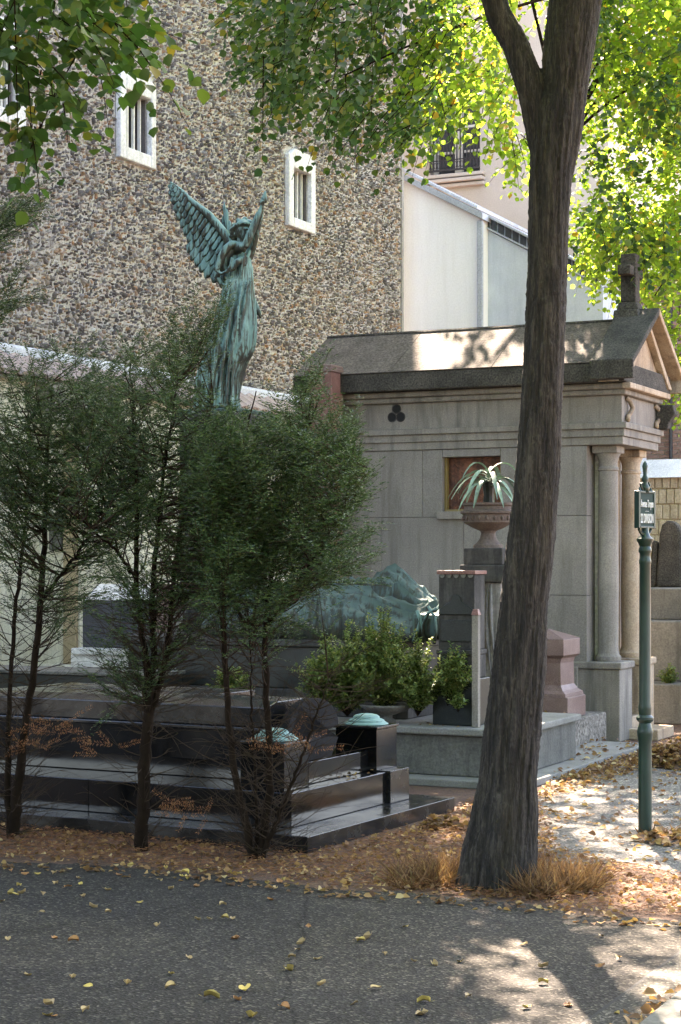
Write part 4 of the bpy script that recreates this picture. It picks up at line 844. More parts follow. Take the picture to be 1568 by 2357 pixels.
def feather(p0, p1, w, d0, d1, par, thick=.014, nm='feather'):
    """a tongue from p0 to p1 (statue picture units), slightly dished, w wide"""
    a, b = S(p0[0], p0[1], d0), S(p1[0], p1[1], d1); L = (b-a); t = L.normalized(); side = t.cross(Vector((0, 1, 0))).normalized(); nr = side.cross(t)
    n = 8; vs = []
    for j in range(n+1):
        q = j/n; ww = w*KS*(.55+.45*min(1, q*2.2))*(1 if q < .82 else math.sqrt(max(0.04, 1-((q-.82)/.18)**2)))
        c_ = a+L*q
        for sgn, dz in ((-1, 0), (-.35, -1), (0, -.75), (.35, -1), (1, 0)): vs.append(c_+side*ww*sgn+nr*0+Vector((0, dz*thick, 0)))
        vs.append(c_+Vector((0, thick, 0)))
    fs = []
    for j in range(n):
        q = j*6
        for k in range(6): fs.append((q+k, q+(k+1) % 6, q+6+(k+1) % 6, q+6+k))
    fs += [tuple(range(6)), tuple(range(n*6, n*6+6))]
    g = am(); g.add(vs, fs); return g.build(nm, M['bronze'], par, smooth=True)
wg = empty('wing', tuple(S(720, 740, .08)-AO), 0, an)
wo = wg.location.copy()
def wadd(o): o.location = -wo; return o
trail = [(165, 200), (158, 270), (180, 340), (205, 420), (228, 490), (262, 560), (292, 630), (322, 705), (322, 800), (352, 870), (395, 925), (438, 985), (488, 1040), (560, 1085), (640, 1135)]
bone = [(150, 118), (205, 165), (262, 215), (330, 290), (420, 362), (500, 425), (575, 510), (640, 590), (700, 680), (730, 760)]
def along(pl, t):
    t = t*(len(pl)-1); i = min(int(t), len(pl)-2); f = t-i; return (pl[i][0]+(pl[i+1][0]-pl[i][0])*f, pl[i][1]+(pl[i+1][1]-pl[i][1])*f)
for k in range(15):
    t = k/14; tip = trail[k]; rt = along(bone, .08+.92*t); wadd(feather(rt, tip, 46 if k < 8 else 54, .10+.02*(1-t), .16-.10*t, wg))
for row, (f0, f1, w_, d_) in enumerate(((.0, .74, 30, .055), (.0, .46, 26, .035))):
    for k in range(17):
        t = (k+.5)/17; rt = along(bone, .06+.94*t); tp = along(trail, .03+.95*t); tip = (rt[0]+(tp[0]-rt[0])*f1, rt[1]+(tp[1]-rt[1])*f1)
        wadd(feather(rt, tip, w_, .08+d_-.03, .10+d_-.05-.04*t, wg, .006, 'covert'))
g = am(); g.tube([S(x+8, y+14, .13-.09*i/9) for i, (x, y) in enumerate(bone)], [.008, .018, .024, .028, .034, .038, .040, .042, .045, .04], 12); wadd(g.build('wing_bone', M['bronze'], wg, smooth=True))
g = am(); g.tube([S(160, 150, .17), S(215, 270, .19), S(310, 430, .21), (S(430, 600, .22)), S(555, 780, .21), S(655, 960, .17), S(700, 1030, .10)], [.010, .035, .055, .065, .07, .06, .03], 12); bk = g.build('wing_back', M['bronze_dark'], wg, smooth=True); wadd(bk)
wg2 = empty('wing', tuple(S(690, 640, .2)-AO), 0, an); wo = wg2.location.copy()
for p0, p1, w_ in (((680, 700), (652, 298), 16), ((672, 690), (676, 360), 20), ((665, 680), (640, 430), 20), ((690, 690), (700, 470), 24), ((650, 670), (618, 520), 26), ((700, 700), (716, 590), 26)):
    wadd(feather(p0, p1, w_, .2, .24, wg2, .012))

# ================================================================ DRAPED BRONZE FIGURE lying on the vault
v0f, v1f = 13.02, 13.9
ufl, ufr = GM.on_v(470, 13.0)[0], GM.on_v(1011, 13.0)[0]
fdf = Frame('draped_bronze_figure', GM, (ufl+ufr)/2, 13.4, 1.02); tag(fdf.e, 'recumbent bronze figure under sweeping green drapery, between yews and stele', 'statue')
nu, nv = 150, 60; vs = []
def tz(x, y, v=13.2): return fpix(x, y, v)[1]
ridge_x = [470, 600, 700, 760, 800, 850, 900, 940, 975, 1011]; ridge_y = [1362, 1355, 1348, 1345, 1352, 1375, 1390, 1399, 1390, 1366]
hump_x = [470, 560, 640, 700, 760, 815, 850, 880, 905, 930, 970, 1011]; hump_y = [1345, 1345, 1342, 1340, 1335, 1308, 1318, 1340, 1362, 1385, 1398, 1372]
for i in range(nu):
    px = 470+541*i/(nu-1); u = ufl+(ufr-ufl)*i/(nu-1)
    zr, zh = tz(px, np.interp(px, ridge_x, ridge_y)), tz(px, np.interp(px, hump_x, hump_y), 13.6)
    conv = (px-470)/541
    for j in range(nv):
        w = j/(nv-1); v = v0f+(v1f-v0f)*w
        if w < .12: z = 1.025+(zr-.12-1.025)*min(1, (w/.12)**.45)
        elif w < .38: z = zr-.12*(1-((w-.12)/.26))**1.5
        elif w < .55: z = zr+(min(zh, zr)-.13-zr)*sin(pi*(w-.38)/.34)
        elif w < .72: z0_ = zr+(min(zh, zr)-.13-zr)*sin(pi*.5); z = z0_+(zh-z0_)*((w-.55)/.17)
        else: z = zh-(zh-1.03)*((w-.72)/.28)**2.2
        ph = (w*1.6+.8*(1-conv)**2*.6-.10*conv*conv)*16
        fl = w*(1+1.1*conv)-.55*conv*conv+.10*sin(conv*7+w*4); r1 = (1-abs(sin(fl*13)))**2.6; r2 = (1-abs(sin(fl*29+2*sin(conv*9))))**2
        z += (.078*r1+.028*r2-.028)*(1 if .10 < w < .9 else .3)*(.5+.5*min(1, conv*2+.3))+.006*sin(conv*40+w*9)
        vo = -.05*(1-abs(sin(conv*31+5*w)))**2-.025*(1-abs(sin(conv*67+9*w)))**2
        vs.append((u, v+(vo if w < .14 else 0), max(1.022, z)))
fs = [(i*nv+j, (i+1)*nv+j, (i+1)*nv+j+1, i*nv+j+1) for i in range(nu-1) for j in range(nv-1)]
MB(fdf).add(vs, fs).build('drapery', M['bronze_drape'], fdf.e, smooth=True).modifiers.new('s', 'SOLIDIFY').thickness = .012
for pts, rr in ((((960, 1405), (968, 1430), (958, 1462), (950, 1482)), .016), (((1006, 1400), (985, 1412), (972, 1440), (975, 1480)), .014), (((985, 1395), (1000, 1420), (1004, 1450), (1000, 1482)), .012)):
    MB(fdf).tube([(*[fpix(x, y, 12.97)[0]], 12.975+.0*k, fpix(x, y, 12.97)[1]) for k, (x, y) in enumerate(pts)], rr, 8).build('fold', M['bronze'], fdf.e, smooth=True)
MB(fdf).box(fpix(945, 0, 13.0)[0], ufr, 13.0, 13.6, 1.03, tz(980, 1410)).build('cushion', M['bronze_dark'], fdf.e, .04)

# ================================================================ TREES
LV = [(0, 0, 0), (-.36, .22, .07), (-.42, .58, .09), (0, 1.0, -.06), (.42, .58, .09), (.36, .22, .07)]; LF = [(0, 3, 2, 1), (0, 5, 4, 3)]
def unit(a): return a/(np.linalg.norm(a, axis=-1, keepdims=True)+1e-9)
def sprays(org, dirs, L, nl, size, droop=.35, seed=0):
    """leaves set alternately along drooping twigs -> (pos, R, size), twig polylines"""
    rg = np.random.default_rng(seed); n = len(org); t = (np.arange(nl)+.6)/nl
    dirs = unit(dirs); L = np.asarray(L).reshape(-1, 1) if np.ndim(L) else np.full((n, 1), L)
    tt = t[None, :]
    P = org[:, None]+dirs[:, None]*(L*tt)[..., None]; P[..., 2] -= droop*L*tt**2
    side = unit(np.cross(dirs, np.array([0, 0, 1.])))[:, None]*np.where(np.arange(nl) % 2, 1, -1)[None, :, None]
    ld = unit(dirs[:, None]*.55+side*.8+np.array([0, 0, -.35])+rg.normal(0, .25, (n, nl, 3)))
    nr = unit(np.array([0, 0, 1.])+rg.normal(0, .45, (n, nl, 3)))
    P = P+ld*.012+rg.normal(0, .012, P.shape)
    sz = size*rg.uniform(.65, 1.15, (n, nl))
    return P.reshape(-1, 3), frames(ld.reshape(-1, 3), nr.reshape(-1, 3)), sz.ravel()
def inpoly(px, py, poly):
    ins = np.zeros(len(px), bool); m = len(poly)
    for i in range(m):
        x0, y0 = poly[i]; x1, y1 = poly[(i+1) % m]
        if y0 == y1: continue
        c_ = ((y0 > py) != (y1 > py)) & (px < (x1-x0)*(py-y0)/(y1-y0)+x0); ins ^= c_
    return ins
def region(poly, Y0, Y1, n, seed, clump=0):
    """n points of a canopy volume whose outline from the path is poly"""
    rg = np.random.default_rng(seed); a = np.array(poly, float); out = []
    while sum(map(len, out)) < n:
        x = rg.uniform(a[:, 0].min(), a[:, 0].max(), 4*n); y = rg.uniform(a[:, 1].min(), a[:, 1].max(), 4*n); Y = rg.uniform(Y0, Y1, 4*n)
        k = inpoly(x, y, poly); x, y, Y = x[k], y[k], Y[k]; P = np.stack([(x-CX)/F*Y, Y, EYE+(CY-y)/F*Y], 1)
        if clump:
            q = np.sin(P[:, 0]*clump+1.3*seed)+np.sin(P[:, 1]*clump*.8+seed)+np.sin(P[:, 2]*clump*1.2+2*seed); P = P[q > rg.uniform(-1.4, 1.0, len(q))]
        out.append(P)
    return np.concatenate(out)[:n]
def boxvol(x0, x1, y0, y1, z0, z1, n, seed, clump=1.6):
    rg = np.random.default_rng(seed); out = []
    while sum(map(len, out)) < n:
        P = np.stack([rg.uniform(x0, x1, 3*n), rg.uniform(y0, y1, 3*n), rg.uniform(z0, z1, 3*n)], 1)
        e = ((P[:, 0]-(x0+x1)/2)/((x1-x0)/2))**2+((P[:, 1]-(y0+y1)/2)/((y1-y0)/2))**2+((P[:, 2]-(z0+z1)/2)/((z1-z0)/2))**2
        q = np.sin(P[:, 0]*clump+seed)+np.sin(P[:, 1]*clump*.9+2*seed)+np.sin(P[:, 2]*clump*1.3+seed); out.append(P[(e < 1.25) & (q > rg.uniform(-1.5, 1.1, len(q)))])
    return np.concatenate(out)[:n]
def crown(root, base, parts_, mat='lime_leaf', limbs=(), seed=1, hub=None, nlimb=14, r0=.035):
    """parts_: list of (points, mean dir, length, leaves, size, droop)"""
    o0 = np.array(base); PP, RR, SS_ = [], [], []; tw = MB(); rg = np.random.default_rng(seed); allp = []
    for i, (P, md, L, nl, size, dr) in enumerate(parts_):
        d = unit(np.array(md)+rg.normal(0, .45, P.shape)); Ls = L*rg.uniform(.6, 1.2, len(P))
        p, r_, s_ = sprays(P, d, Ls, nl, size, dr, seed+i); PP.append(p); RR.append(r_); SS_.append(s_); allp.append(P)
        for k in range(0, len(P), 2 if len(P) < 900 else 6):
            q = [Vector(P[k]+d[k]*Ls[k]*t-np.array([0, 0, dr*Ls[k]*t*t])-o0) for t in (0, .35, .7, 1)]; tw.tube(q, [.0045, .0035, .0025, .0015], 3, False)
    PP = np.concatenate(PP)-o0
    tag(link('crown', scatter('crown', LV, LF, PP, np.concatenate(RR), np.concatenate(SS_), M[mat]), None, root), kind='stuff')
    tw.off = Vector((0, 0, 0)); tag(tw.build('twigs', M['twig'], root), kind='stuff')
    allp = np.concatenate(allp)
    if hub is not None:
        for k in range(nlimb):
            q = allp[rg.integers(len(allp))]; h = np.array(hub); mid = (h+q)/2+np.array([0, 0, .25*np.linalg.norm(q-h)*.4])+rg.normal(0, .08, 3)
            pts = [(1-t)**2*h+2*t*(1-t)*mid+t*t*q-o0 for t in np.linspace(0, 1, 9)]
            MB().tube([Vector(x) for x in pts], list(np.linspace(r0, .006, 9)), 6).build('limb', M['twig'], root, smooth=True)
def bark_tube(name, pts, rad, root, sides=72, seg=160, amp=.009, flare=None, mat='bark'):
    """trunk: smooth path, ridged furrows pushed in and out"""
    P = np.array([list(p) for p in pts], float); s_ = np.linspace(0, 1, len(P)); t = np.linspace(0, 1, seg)
    # smooth by cubic-ish resampling
    X = np.stack([np.interp(t, s_, P[:, k]) for k in range(3)], 1); Rr = np.interp(t, s_, rad)
    for _ in range(10): X[1:-1] = (X[:-2]+X[1:-1]*2+X[2:])/4; Rr[1:-1] = (Rr[:-2]+Rr[1:-1]*2+Rr[2:])/4
    a = np.arange(sides)*2*pi/sides; rg = np.random.default_rng(len(pts)+sides); V = np.zeros((seg, sides, 3))
    zl = np.cumsum(np.r_[0, np.linalg.norm(np.diff(X, axis=0), axis=1)])
    fur = np.zeros((seg, sides))
    for k in range(9): m_ = rg.integers(9, 34); fur += np.sin(m_*a[None]+rg.uniform(0, 6)+1.6*np.sin(zl[:, None]*rg.uniform(1.5, 4)+rg.uniform(0, 6)+a[None]*2)+zl[:, None]*rg.uniform(-2, 2))
    fur = -np.abs(fur)/3+.6; lump = np.sin(3*a[None]+zl[:, None]*1.7)+np.sin(2*a[None]-zl[:, None]*1.1+2)
    rr = Rr[:, None]*(1+.025*lump)+amp*fur+rg.normal(0, amp*.16, (seg, sides))
    if flare is not None: rr = rr*flare(zl[:, None], a[None])
    V[..., 0] = X[:, 0:1]+rr*np.cos(a); V[..., 1] = X[:, 1:2]+rr*np.sin(a); V[..., 2] = X[:, 2:3]
    T = np.gradient(X, axis=0); T /= np.linalg.norm(T, axis=1, keepdims=True)
    # tilt rings to the path
    V[..., 2] += -(rr*np.cos(a))*(T[:, 0:1]/T[:, 2:3])*.7-(rr*np.sin(a))*(T[:, 1:2]/T[:, 2:3])*.7
    i, j = np.meshgrid(np.arange(seg-1), np.arange(sides), indexing='ij'); j2 = (j+1) % sides
    Q = np.stack([i*sides+j, i*sides+j2, (i+1)*sides+j2, (i+1)*sides+j], -1).reshape(-1, 4)
    e0 = np.arange(sides)[::-1]; e1 = np.arange((seg-1)*sides, seg*sides)
    return link(name, np_mesh(name, V.reshape(-1, 3), np.concatenate([Q.ravel(), e0, e1]), [4]*len(Q)+[sides, sides], M[mat], True), None, root)

# main tree
YT = 9.24; tb0 = W(1138, CY+EYE*F/YT, YT)
t1 = empty('lime_tree', tuple(tb0)); tag(t1, 'dark forked lime tree trunk leaning right in the foreground, dry grass at its foot', 'tree')
def TW(x, y, dy=0): p = W(x, y, YT+dy); return p-tb0
lev = [(2075, 1055, 1225), (2030, 1052, 1230), (1960, 1062, 1236), (1900, 1078, 1238), (1850, 1087, 1240), (1800, 1094, 1243), (1700, 1104, 1250), (1600, 1116, 1258), (1500, 1128, 1265), (1400, 1138, 1270), (1300, 1150, 1283), (1200, 1160, 1295), (1100, 1170, 1303), (1000, 1180, 1308), (900, 1189, 1311), (800, 1194, 1315), (700, 1198, 1318), (600, 1203, 1321), (500, 1203, 1325), (400, 1203, 1332), (300, 1208, 1343), (240, 1208, 1352), (190, 1212, 1360)]
pts = [TW((a+b)/2, y) for y, a, b in lev]; rad = [(b-a)/2/F*YT*(.75 if y < 1250 else .80 if y < 1500 else .85 if y < 1850 else .93) for y, a, b in lev]
q_ = []
q_.append(bark_tube('trunk', pts[:-2]+[TW(1287, 235), TW(1292, 150)], rad[:-2]+[.11, .04], None, 150, 340, .015, flare=lambda z, a: 1+.20*np.exp(-z/.12)*(.35+.65*np.clip(np.cos(a-pi*1.02), 0, 1))+.10*np.exp(-z/.16)*np.cos(5*a+1)))
q_.append(bark_tube('limb', [TW(1262, 420), TW(1245, 310), TW(1222, 200), TW(1185, 100), TW(1150, 40), TW(1125, -40), TW(1060, -200, .1), TW(960, -480, .3), TW(850, -800, .5)], [.05, .070, .070, .060, .061, .060, .058, .045, .03], None, 72, 170, .010))
q_.append(bark_tube('limb', [TW(1272, 420), TW(1288, 300), TW(1298, 200), TW(1308, 110), TW(1323, 0), TW(1350, -120), TW(1400, -350, -.2), TW(1420, -700, -.4), TW(1450, -1100, -.5)], [.09, .108, .114, .122, .127, .12, .10, .07, .03], None, 96, 170, .013))
bmj = bmesh.new()
for o in q_: bmj.from_mesh(o.data); bpy.data.objects.remove(o)
mj = bpy.data.meshes.new('trunk'); bmj.to_mesh(mj); bmj.free(); oj = link('trunk', mj)
rm = oj.modifiers.new('r', 'REMESH'); rm.mode = 'VOXEL'; rm.voxel_size = .0075
dg = bpy.context.evaluated_depsgraph_get(); mj = bpy.data.meshes.new_from_object(oj.evaluated_get(dg)); bpy.data.objects.remove(oj)
mj.materials.clear(); mj.materials.append(M['bark']); link('trunk', mj, None, t1, smooth=True)
crown(t1, tb0, [(boxvol(-2.2, 4.0, .6, 10.9, 5.1, 8.8, 2200, 4), (0, 0, -.2), .45, 12, .085, .3)], seed=20, hub=(1.0, 9.3, 5.2), nlimb=10)  # crown out of view, stretched and thickened to shade the foreground

# tree behind on the right, its boughs reaching over the picture
b2 = Vector((3.7, 14.6, 0)); t2 = empty('lime_tree', tuple(b2)); tag(t2, 'lime tree whose low leafy boughs hang in the top middle before the houses', 'tree', 'lime trees along the path')
bark_tube('trunk', [Vector((0, 0, 0)), Vector((0, 0, 1)), Vector((-.1, 0, 3)), Vector((-.3, -.1, 5)), Vector((-.4, -.2, 7.5))], [.24, .2, .17, .14, .07], t2, 40, 80, .008)
regB = region([(600, -120), (1110, -150), (1050, 250), (980, 320), (860, 270), (740, 200), (640, 190), (600, 150), (590, 60)], 11.8, 14.4, 310, 31, 3.0)
regB2 = region([(720, 160), (1030, 180), (1030, 330), (930, 320), (780, 250)], 12, 13.5, 50, 36, 0)
regC = region([(940, -150), (1210, -150), (1210, 200), (1120, 240), (1010, 260), (930, 300)], 13, 16.5, 230, 32, 2)
regE = region([(1150, 250), (1215, 240), (1215, 360), (1160, 350)], 14, 16, 26, 33)
top2 = boxvol(-.9, 5.6, 12.4, 16.0, 6.6, 9.2, 430, 5, 3.0)
crown(t2, b2, [(regB, (-.55, -.1, -.45), .5, 13, .066, .35), (regB2, (-.6, 0, -.55), .4, 10, .062, .3)], 'lime_leaf_shade', seed=40, hub=(3.4, 14.5, 6.4), nlimb=4, r0=.02)
crown(t2, b2, [(regC, (-.4, -.1, -.5), .42, 12, .066, .35), (regE, (-.1, 0, -.7), .35, 10, .062, .3), (top2, (-.1, 0, -.2), .5, 12, .09, .3)], seed=45, hub=(3.4, 14.5, 6.4), nlimb=4, r0=.02)

b3 = Vector((2.42, 21.2, 0)); t3 = empty('lime_tree', tuple(b3)); tag(t3, 'sunlit yellow green lime tree glowing behind the mausoleum, right of the trunk', 'tree', 'lime trees along the path')
bark_tube('trunk', [Vector((0, 0, 0)), Vector((0, 0, 1)), Vector((0, 0, 3.5)), Vector((0, .1, 6)), Vector((.15, .2, 9))], [.2, .17, .13, .10, .05], t3, 32, 60, .008)
regD = region([(1335, -150), (1700, -150), (1720, 560), (1450, 600), (1345, 560), (1325, 300)], 17.5, 23, 1600, 34, 1.7)
top3 = boxvol(.6, 5.5, 17.5, 23.5, 8.2, 12.0, 1350, 6, 2.8)
crown(t3, b3, [(regD, (-.1, -.2, -.3), .5, 13, .075, .35), (top3, (0, 0, -.2), .55, 12, .10, .3)], seed=60, hub=(2.6, 21.3, 6.5), nlimb=9, r0=.024)
crown(t3, b3, [(region([(1335, -150), (1700, -150), (1720, 560), (1450, 600), (1345, 560), (1325, 300)], 16.8, 18, 170, 39, 3.2), (-.1, -.2, -.4), .45, 12, .07, .35)], 'lime_leaf_shade', seed=66)
b4 = Vector((5.3, 23.6, 0)); t4 = empty('lime_tree', tuple(b4)); tag(t4, 'darker green lime tree at the right edge behind the stone cross', 'tree', 'lime trees along the path')
bark_tube('trunk', [Vector((0, 0, 0)), Vector((0, 0, 1)), Vector((0, 0, 3.5)), Vector((-.1, .1, 6)), Vector((-.2, .2, 9))], [.22, .18, .15, .12, .05], t4, 32, 60, .008)
regF = region([(1345, 480), (1568, 450), (1800, 500), (1800, 960), (1520, 880), (1500, 700), (1440, 640), (1350, 600)], 19.5, 24, 560, 35, 1.8)
top4 = boxvol(2.5, 8.5, 19.5, 27, 6.5, 12.5, 700, 8, 2.4)
crown(t4, b4, [(regF, (-.2, -.2, -.45), .45, 12, .072, .35), (top4, (0, 0, -.2), .55, 12, .10, .3)], seed=80, hub=(5.0, 23.7, 5.6), nlimb=9, r0=.026)
b5 = Vector((-3.4, 9.0, 0)); t5 = empty('lime_tree', tuple(b5)); tag(t5, 'lime tree off the left edge, big dark leaves hanging in the top left corner', 'tree', 'lime trees along the path')
bark_tube('trunk', [Vector((0, 0, 0)), Vector((0, 0, 1)), Vector((.1, 0, 3)), Vector((.2, -.1, 5)), Vector((.3, -.2, 7.5))], [.22, .18, .16, .13, .06], t5, 40, 60, .008)
regA = region([(-350, -200), (345, -200), (330, 30), (200, 70), (60, 100), (-100, 150), (-350, 180)], 8.2, 9.6, 150, 37, 3)
regA2 = region([(10, 110), (170, 90), (185, 200), (130, 300), (60, 330), (25, 220)], 8.3, 8.9, 24, 38)
crown(t5, b5, [(regA, (.25, 0, -.5), .42, 11, .078, .4), (regA2, (.05, 0, -.8), .33, 8, .07, .3), (boxvol(-7.0, .2, 2, 13.5, 5.8, 9.2, 2300, 9), (0, 0, -.2), .45, 12, .09, .3)], 'lime_leaf_shade', seed=90, hub=(-3.2, 8.9, 5.0), nlimb=14)  # leaf box overhead, out of view, added to shade the left tombs

hd = empty('added_hedge', (0, -9.5, 0)); tag(hd, 'long unseen hedge added behind the viewpoint to darken reflections', 'hedge')  # added hedge, unseen: blocks the low sky reflected in polished stone
MB().box(-22, 22, -.6, .6, 0, 2.3).build('inner_mass', M['dark_void'], hd)
P = np.stack([RNG.uniform(-22, 22, 9000), RNG.uniform(-.2, 1.0, 9000), RNG.uniform(0, 2.6, 9000)], 1)
tag(link('foliage', scatter('foliage', LV, LF, P, frames(unit(RNG.normal(0, 1, P.shape)), unit(RNG.normal(0, 1, P.shape))), RNG.uniform(.12, .2, len(P)), M['lime_leaf_shade']), None, hd), kind='stuff')
for k, (x, y) in enumerate(((-8.5, -5.0), (-3.2, -6.0), (2.6, -5.5), (8.2, -6.2))):  # unseen trees put in to darken reflections and cut sky light
    bb = Vector((x, y, 0)); tt_ = empty('lime_tree', tuple(bb)); tag(tt_, ('leftmost', 'second from left', 'third from left', 'rightmost')[k]+' of the lime trees across the avenue, added out of the picture to cut sky light', 'tree', 'lime trees across the avenue')
    bark_tube('trunk', [Vector((0, 0, 0)), Vector((0, 0, 1)), Vector((.1, 0, 3)), Vector((.1, 0, 6))], [.2, .18, .15, .06], tt_, 24, 30, .006)
    P = boxvol(x-3.4, x+3.4, y-3, y+7, 3.0, 9.5, 6500, 100+k, 1.2); rg = np.random.default_rng(k)
    tag(link('crown', scatter('crown', LV, LF, P-np.array(bb), frames(unit(rg.normal(0, 1, P.shape)), unit(rg.normal(0, 1, P.shape))), rg.uniform(.16, .28, len(P)), M['lime_leaf_shade']), None, tt_), kind='stuff')

# ================================================================ YEWS
ND = [(0, 0, 0), (-.5, .45, 0), (0, 1, 0), (.5, .45, 0)]; NFc = [(0, 1, 2, 3)]
def bez(a, b, c_, t): return (1-t)**2*a+2*t*(1-t)*b+t*t*c_
def yew(name, label, base_px, Y, stems, polys, nb, seed, bare, brown=0):
    rg = np.random.default_rng(seed); b0 = W(base_px[0], CY+EYE*F/Y, Y); root = empty('yew', tuple(b0)); tag(root, label, 'yew', 'scraggy yews along the road edge')
    SP = []
    for st, rad in stems:
        P = [np.array(W(x, y, Y+dy)) for x, y, dy in st]; P = np.array(P)
        s_ = np.linspace(0, 1, len(P)); t = np.linspace(0, 1, 40); X = np.stack([np.interp(t, s_, P[:, k]) for k in range(3)], 1)
        for _ in range(4): X[1:-1] = (X[:-2]+X[1:-1]*2+X[2:])/4
        X[1:-1] += rg.normal(0, .004, X[1:-1].shape)
        MB().tube([Vector(x)-b0 for x in X], list(np.interp(t, s_, rad)), 10).build('stem', M['twig'], root, smooth=True)
        SP.append(X)
    SPa = np.concatenate(SP); NPp, ND_, tw, sh = [], [], MB(), []
    tips = np.concatenate([region(pl, Y-dd, Y+dd, int(nb*f*2.6), seed+i*7, 0) for i, (pl, f, dd) in enumerate(polys)])
    for q in tips:
        d = np.linalg.norm(SPa-q-np.array([0, 0, -.14]), axis=1)+rg.uniform(0, .25, len(SPa)); s_ = SPa[np.argmin(np.where(SPa[:, 2] < q[2]+.02, d, d+3))]
        Lb = np.linalg.norm(q-s_)
        if Lb < .08: continue
        mid = (s_+q)/2+np.array([0, 0, -.10*Lb])+(q-s_)*np.array([.12, .12, 0])+rg.normal(0, .03, 3)
        ts = np.linspace(0, 1, 8); C_ = np.array([bez(s_, mid, q, t) for t in ts]); tw.tube([Vector(x)-b0 for x in C_], list(np.linspace(.0045+.004*Lb, .0012, 8)), 4, False)
        n_tw = max(6, int(Lb*20))
        for k in range(n_tw):
            t = 1-.66*(k/n_tw)**1.1; a = bez(s_, mid, q, t); tg = unit((bez(s_, mid, q, min(1, t+.02))-bez(s_, mid, q, t-.05))[None])[0]
            sd = np.cross(tg, [0, 0, 1.]); sd /= np.linalg.norm(sd)+1e-6
            if k == 0: dd = tg+np.array([rg.uniform(-.2, .45), 0, .1]); L = rg.uniform(.16, .32)
            else: dd = tg*.75+sd*(1 if k % 2 else -1)*rg.uniform(.4, .9)+np.array([0, 0, rg.uniform(-.35, .35)]); L = rg.uniform(.09, .24)*(.7+.5*(1-t))
            dd = dd/np.linalg.norm(dd); m_ = int(L/.0062); tt = (np.arange(m_)+.5)/m_
            pos_ = a+dd*L*tt[:, None]; pos_[:, 2] -= .18*L*tt**2
            s2 = np.cross(dd, [0, 0, 1.]); s2 /= np.linalg.norm(s2)+1e-6
            if k == 0:
                for q_i in range(9):
                    sub = a+dd*L*(.15+.09*q_i); d3 = dd*.8+s2*(1 if q_i % 2 else -1)*.7+np.array([0, 0, rg.uniform(-.3, .3)]); d3 /= np.linalg.norm(d3); L3 = L*rg.uniform(.28, .42)*(1.15-.09*q_i)
                    m3 = max(3, int(L3/.0062)); t3_ = (np.arange(m3)+.5)/m3; s3 = np.cross(d3, [0, 0, 1.]); s3 /= np.linalg.norm(s3)+1e-6
                    NPp.append(sub+d3*L3*t3_[:, None]-np.array([0, 0, 1.])*(.15*L3*t3_**2)[:, None]); ND_.append(d3*.62+s3*np.where(np.arange(m3) % 2, 1, -1)[:, None]+rg.normal(0, .22, (m3, 3))); sh.append(1-.5*t3_)
            nd = dd*.62+s2*np.where(np.arange(m_) % 2, 1, -1)[:, None]+rg.normal(0, .22, (m_, 3)); NPp.append(pos_); ND_.append(nd); sh.append(np.full(m_, 1.0)*(1-.5*tt))
            if k % 5 == 0: tw.tube([Vector(a)-b0, Vector(a+dd*L-np.array([0, 0, .18*L]))-b0], [.0016, .0008], 3, False)
    NPp, ND_, sh = np.concatenate(NPp), np.concatenate(ND_), np.concatenate(sh)
    nr = unit(np.array([0, -.6, .6])+rg.normal(0, .8, NPp.shape)); nn = len(NPp)
    Sx = np.stack([rg.uniform(.0042, .0062, nn), rg.uniform(.019, .030, nn)*(.6+.4*sh), np.ones(nn)*.02], 1)
    tag(link('crown', scatter('crown', ND, NFc, NPp-np.array(b0), frames(ND_, nr), Sx, M['yew']), None, root), kind='stuff')
    # bare lower twigs
    for k in range(bare):
        s_ = SPa[rg.integers(len(SPa))]
        while s_[2] > 1.45: s_ = SPa[rg.integers(len(SPa))]
        a = rg.uniform(0, 2*pi); L = rg.uniform(.12, .5); up = rg.uniform(.0, .8)
        d = np.array([cos(a), .7*sin(a), up]); d /= np.linalg.norm(d); e = s_+d*L; mid = (s_+e)/2+np.array([0, 0, rg.uniform(-.09, .05)])
        tw.tube([Vector(bez(s_, mid, e, t))-b0 for t in np.linspace(0, 1, 6)], list(np.linspace(rg.uniform(.0022, .0045), .0008, 6)), 4, False)
        for _ in range(rg.integers(1, 4)):
            t = rg.uniform(.3, .9); p = bez(s_, mid, e, t); d2 = d+rg.normal(0, .5, 3); d2 /= np.linalg.norm(d2); p2 = p+d2*L*rg.uniform(.2, .55)
            tw.tube([Vector(p)-b0, Vector((p+p2)/2+np.array([0, 0, .01]))-b0, Vector(p2)-b0], [.0016, .0012, .0007], 3, False)
    tag(tw.build('twigs', M['twig_grey'] if bare > 150 else M['twig'], root), kind='stuff')
    if brown:
        P_, D_ = [], []
        for (x, y) in brown:
            for _ in range(7):
                a = np.array(W(x+rg.uniform(-40, 40), y+rg.uniform(-22, 22), Y-.12+rg.uniform(-.1, .1))); dd = unit(np.array([[rg.uniform(-1, 1), rg.uniform(-.4, .4), rg.uniform(-.2, .5)]]))[0]
                m_ = 26; tt = np.arange(m_)/m_; P_.append(a+dd*.13*tt[:, None]); s2 = np.cross(dd, [0, 1., 0]); D_.append(dd*.6+s2*np.where(np.arange(m_) % 2, 1, -1)[:, None]+rg.normal(0, .2, (m_, 3)))
        P_, D_ = np.concatenate(P_), np.concatenate(D_); nn = len(P_)
        tag(link('dead_sprays', scatter('dead_sprays', ND, NFc, P_-np.array(b0), frames(D_, unit(rg.normal(0, 1, P_.shape))), np.stack([np.full(nn, .005), rg.uniform(.015, .025, nn), np.ones(nn)*.02], 1), M['yew_brown']), None, root), kind='stuff')
    return root
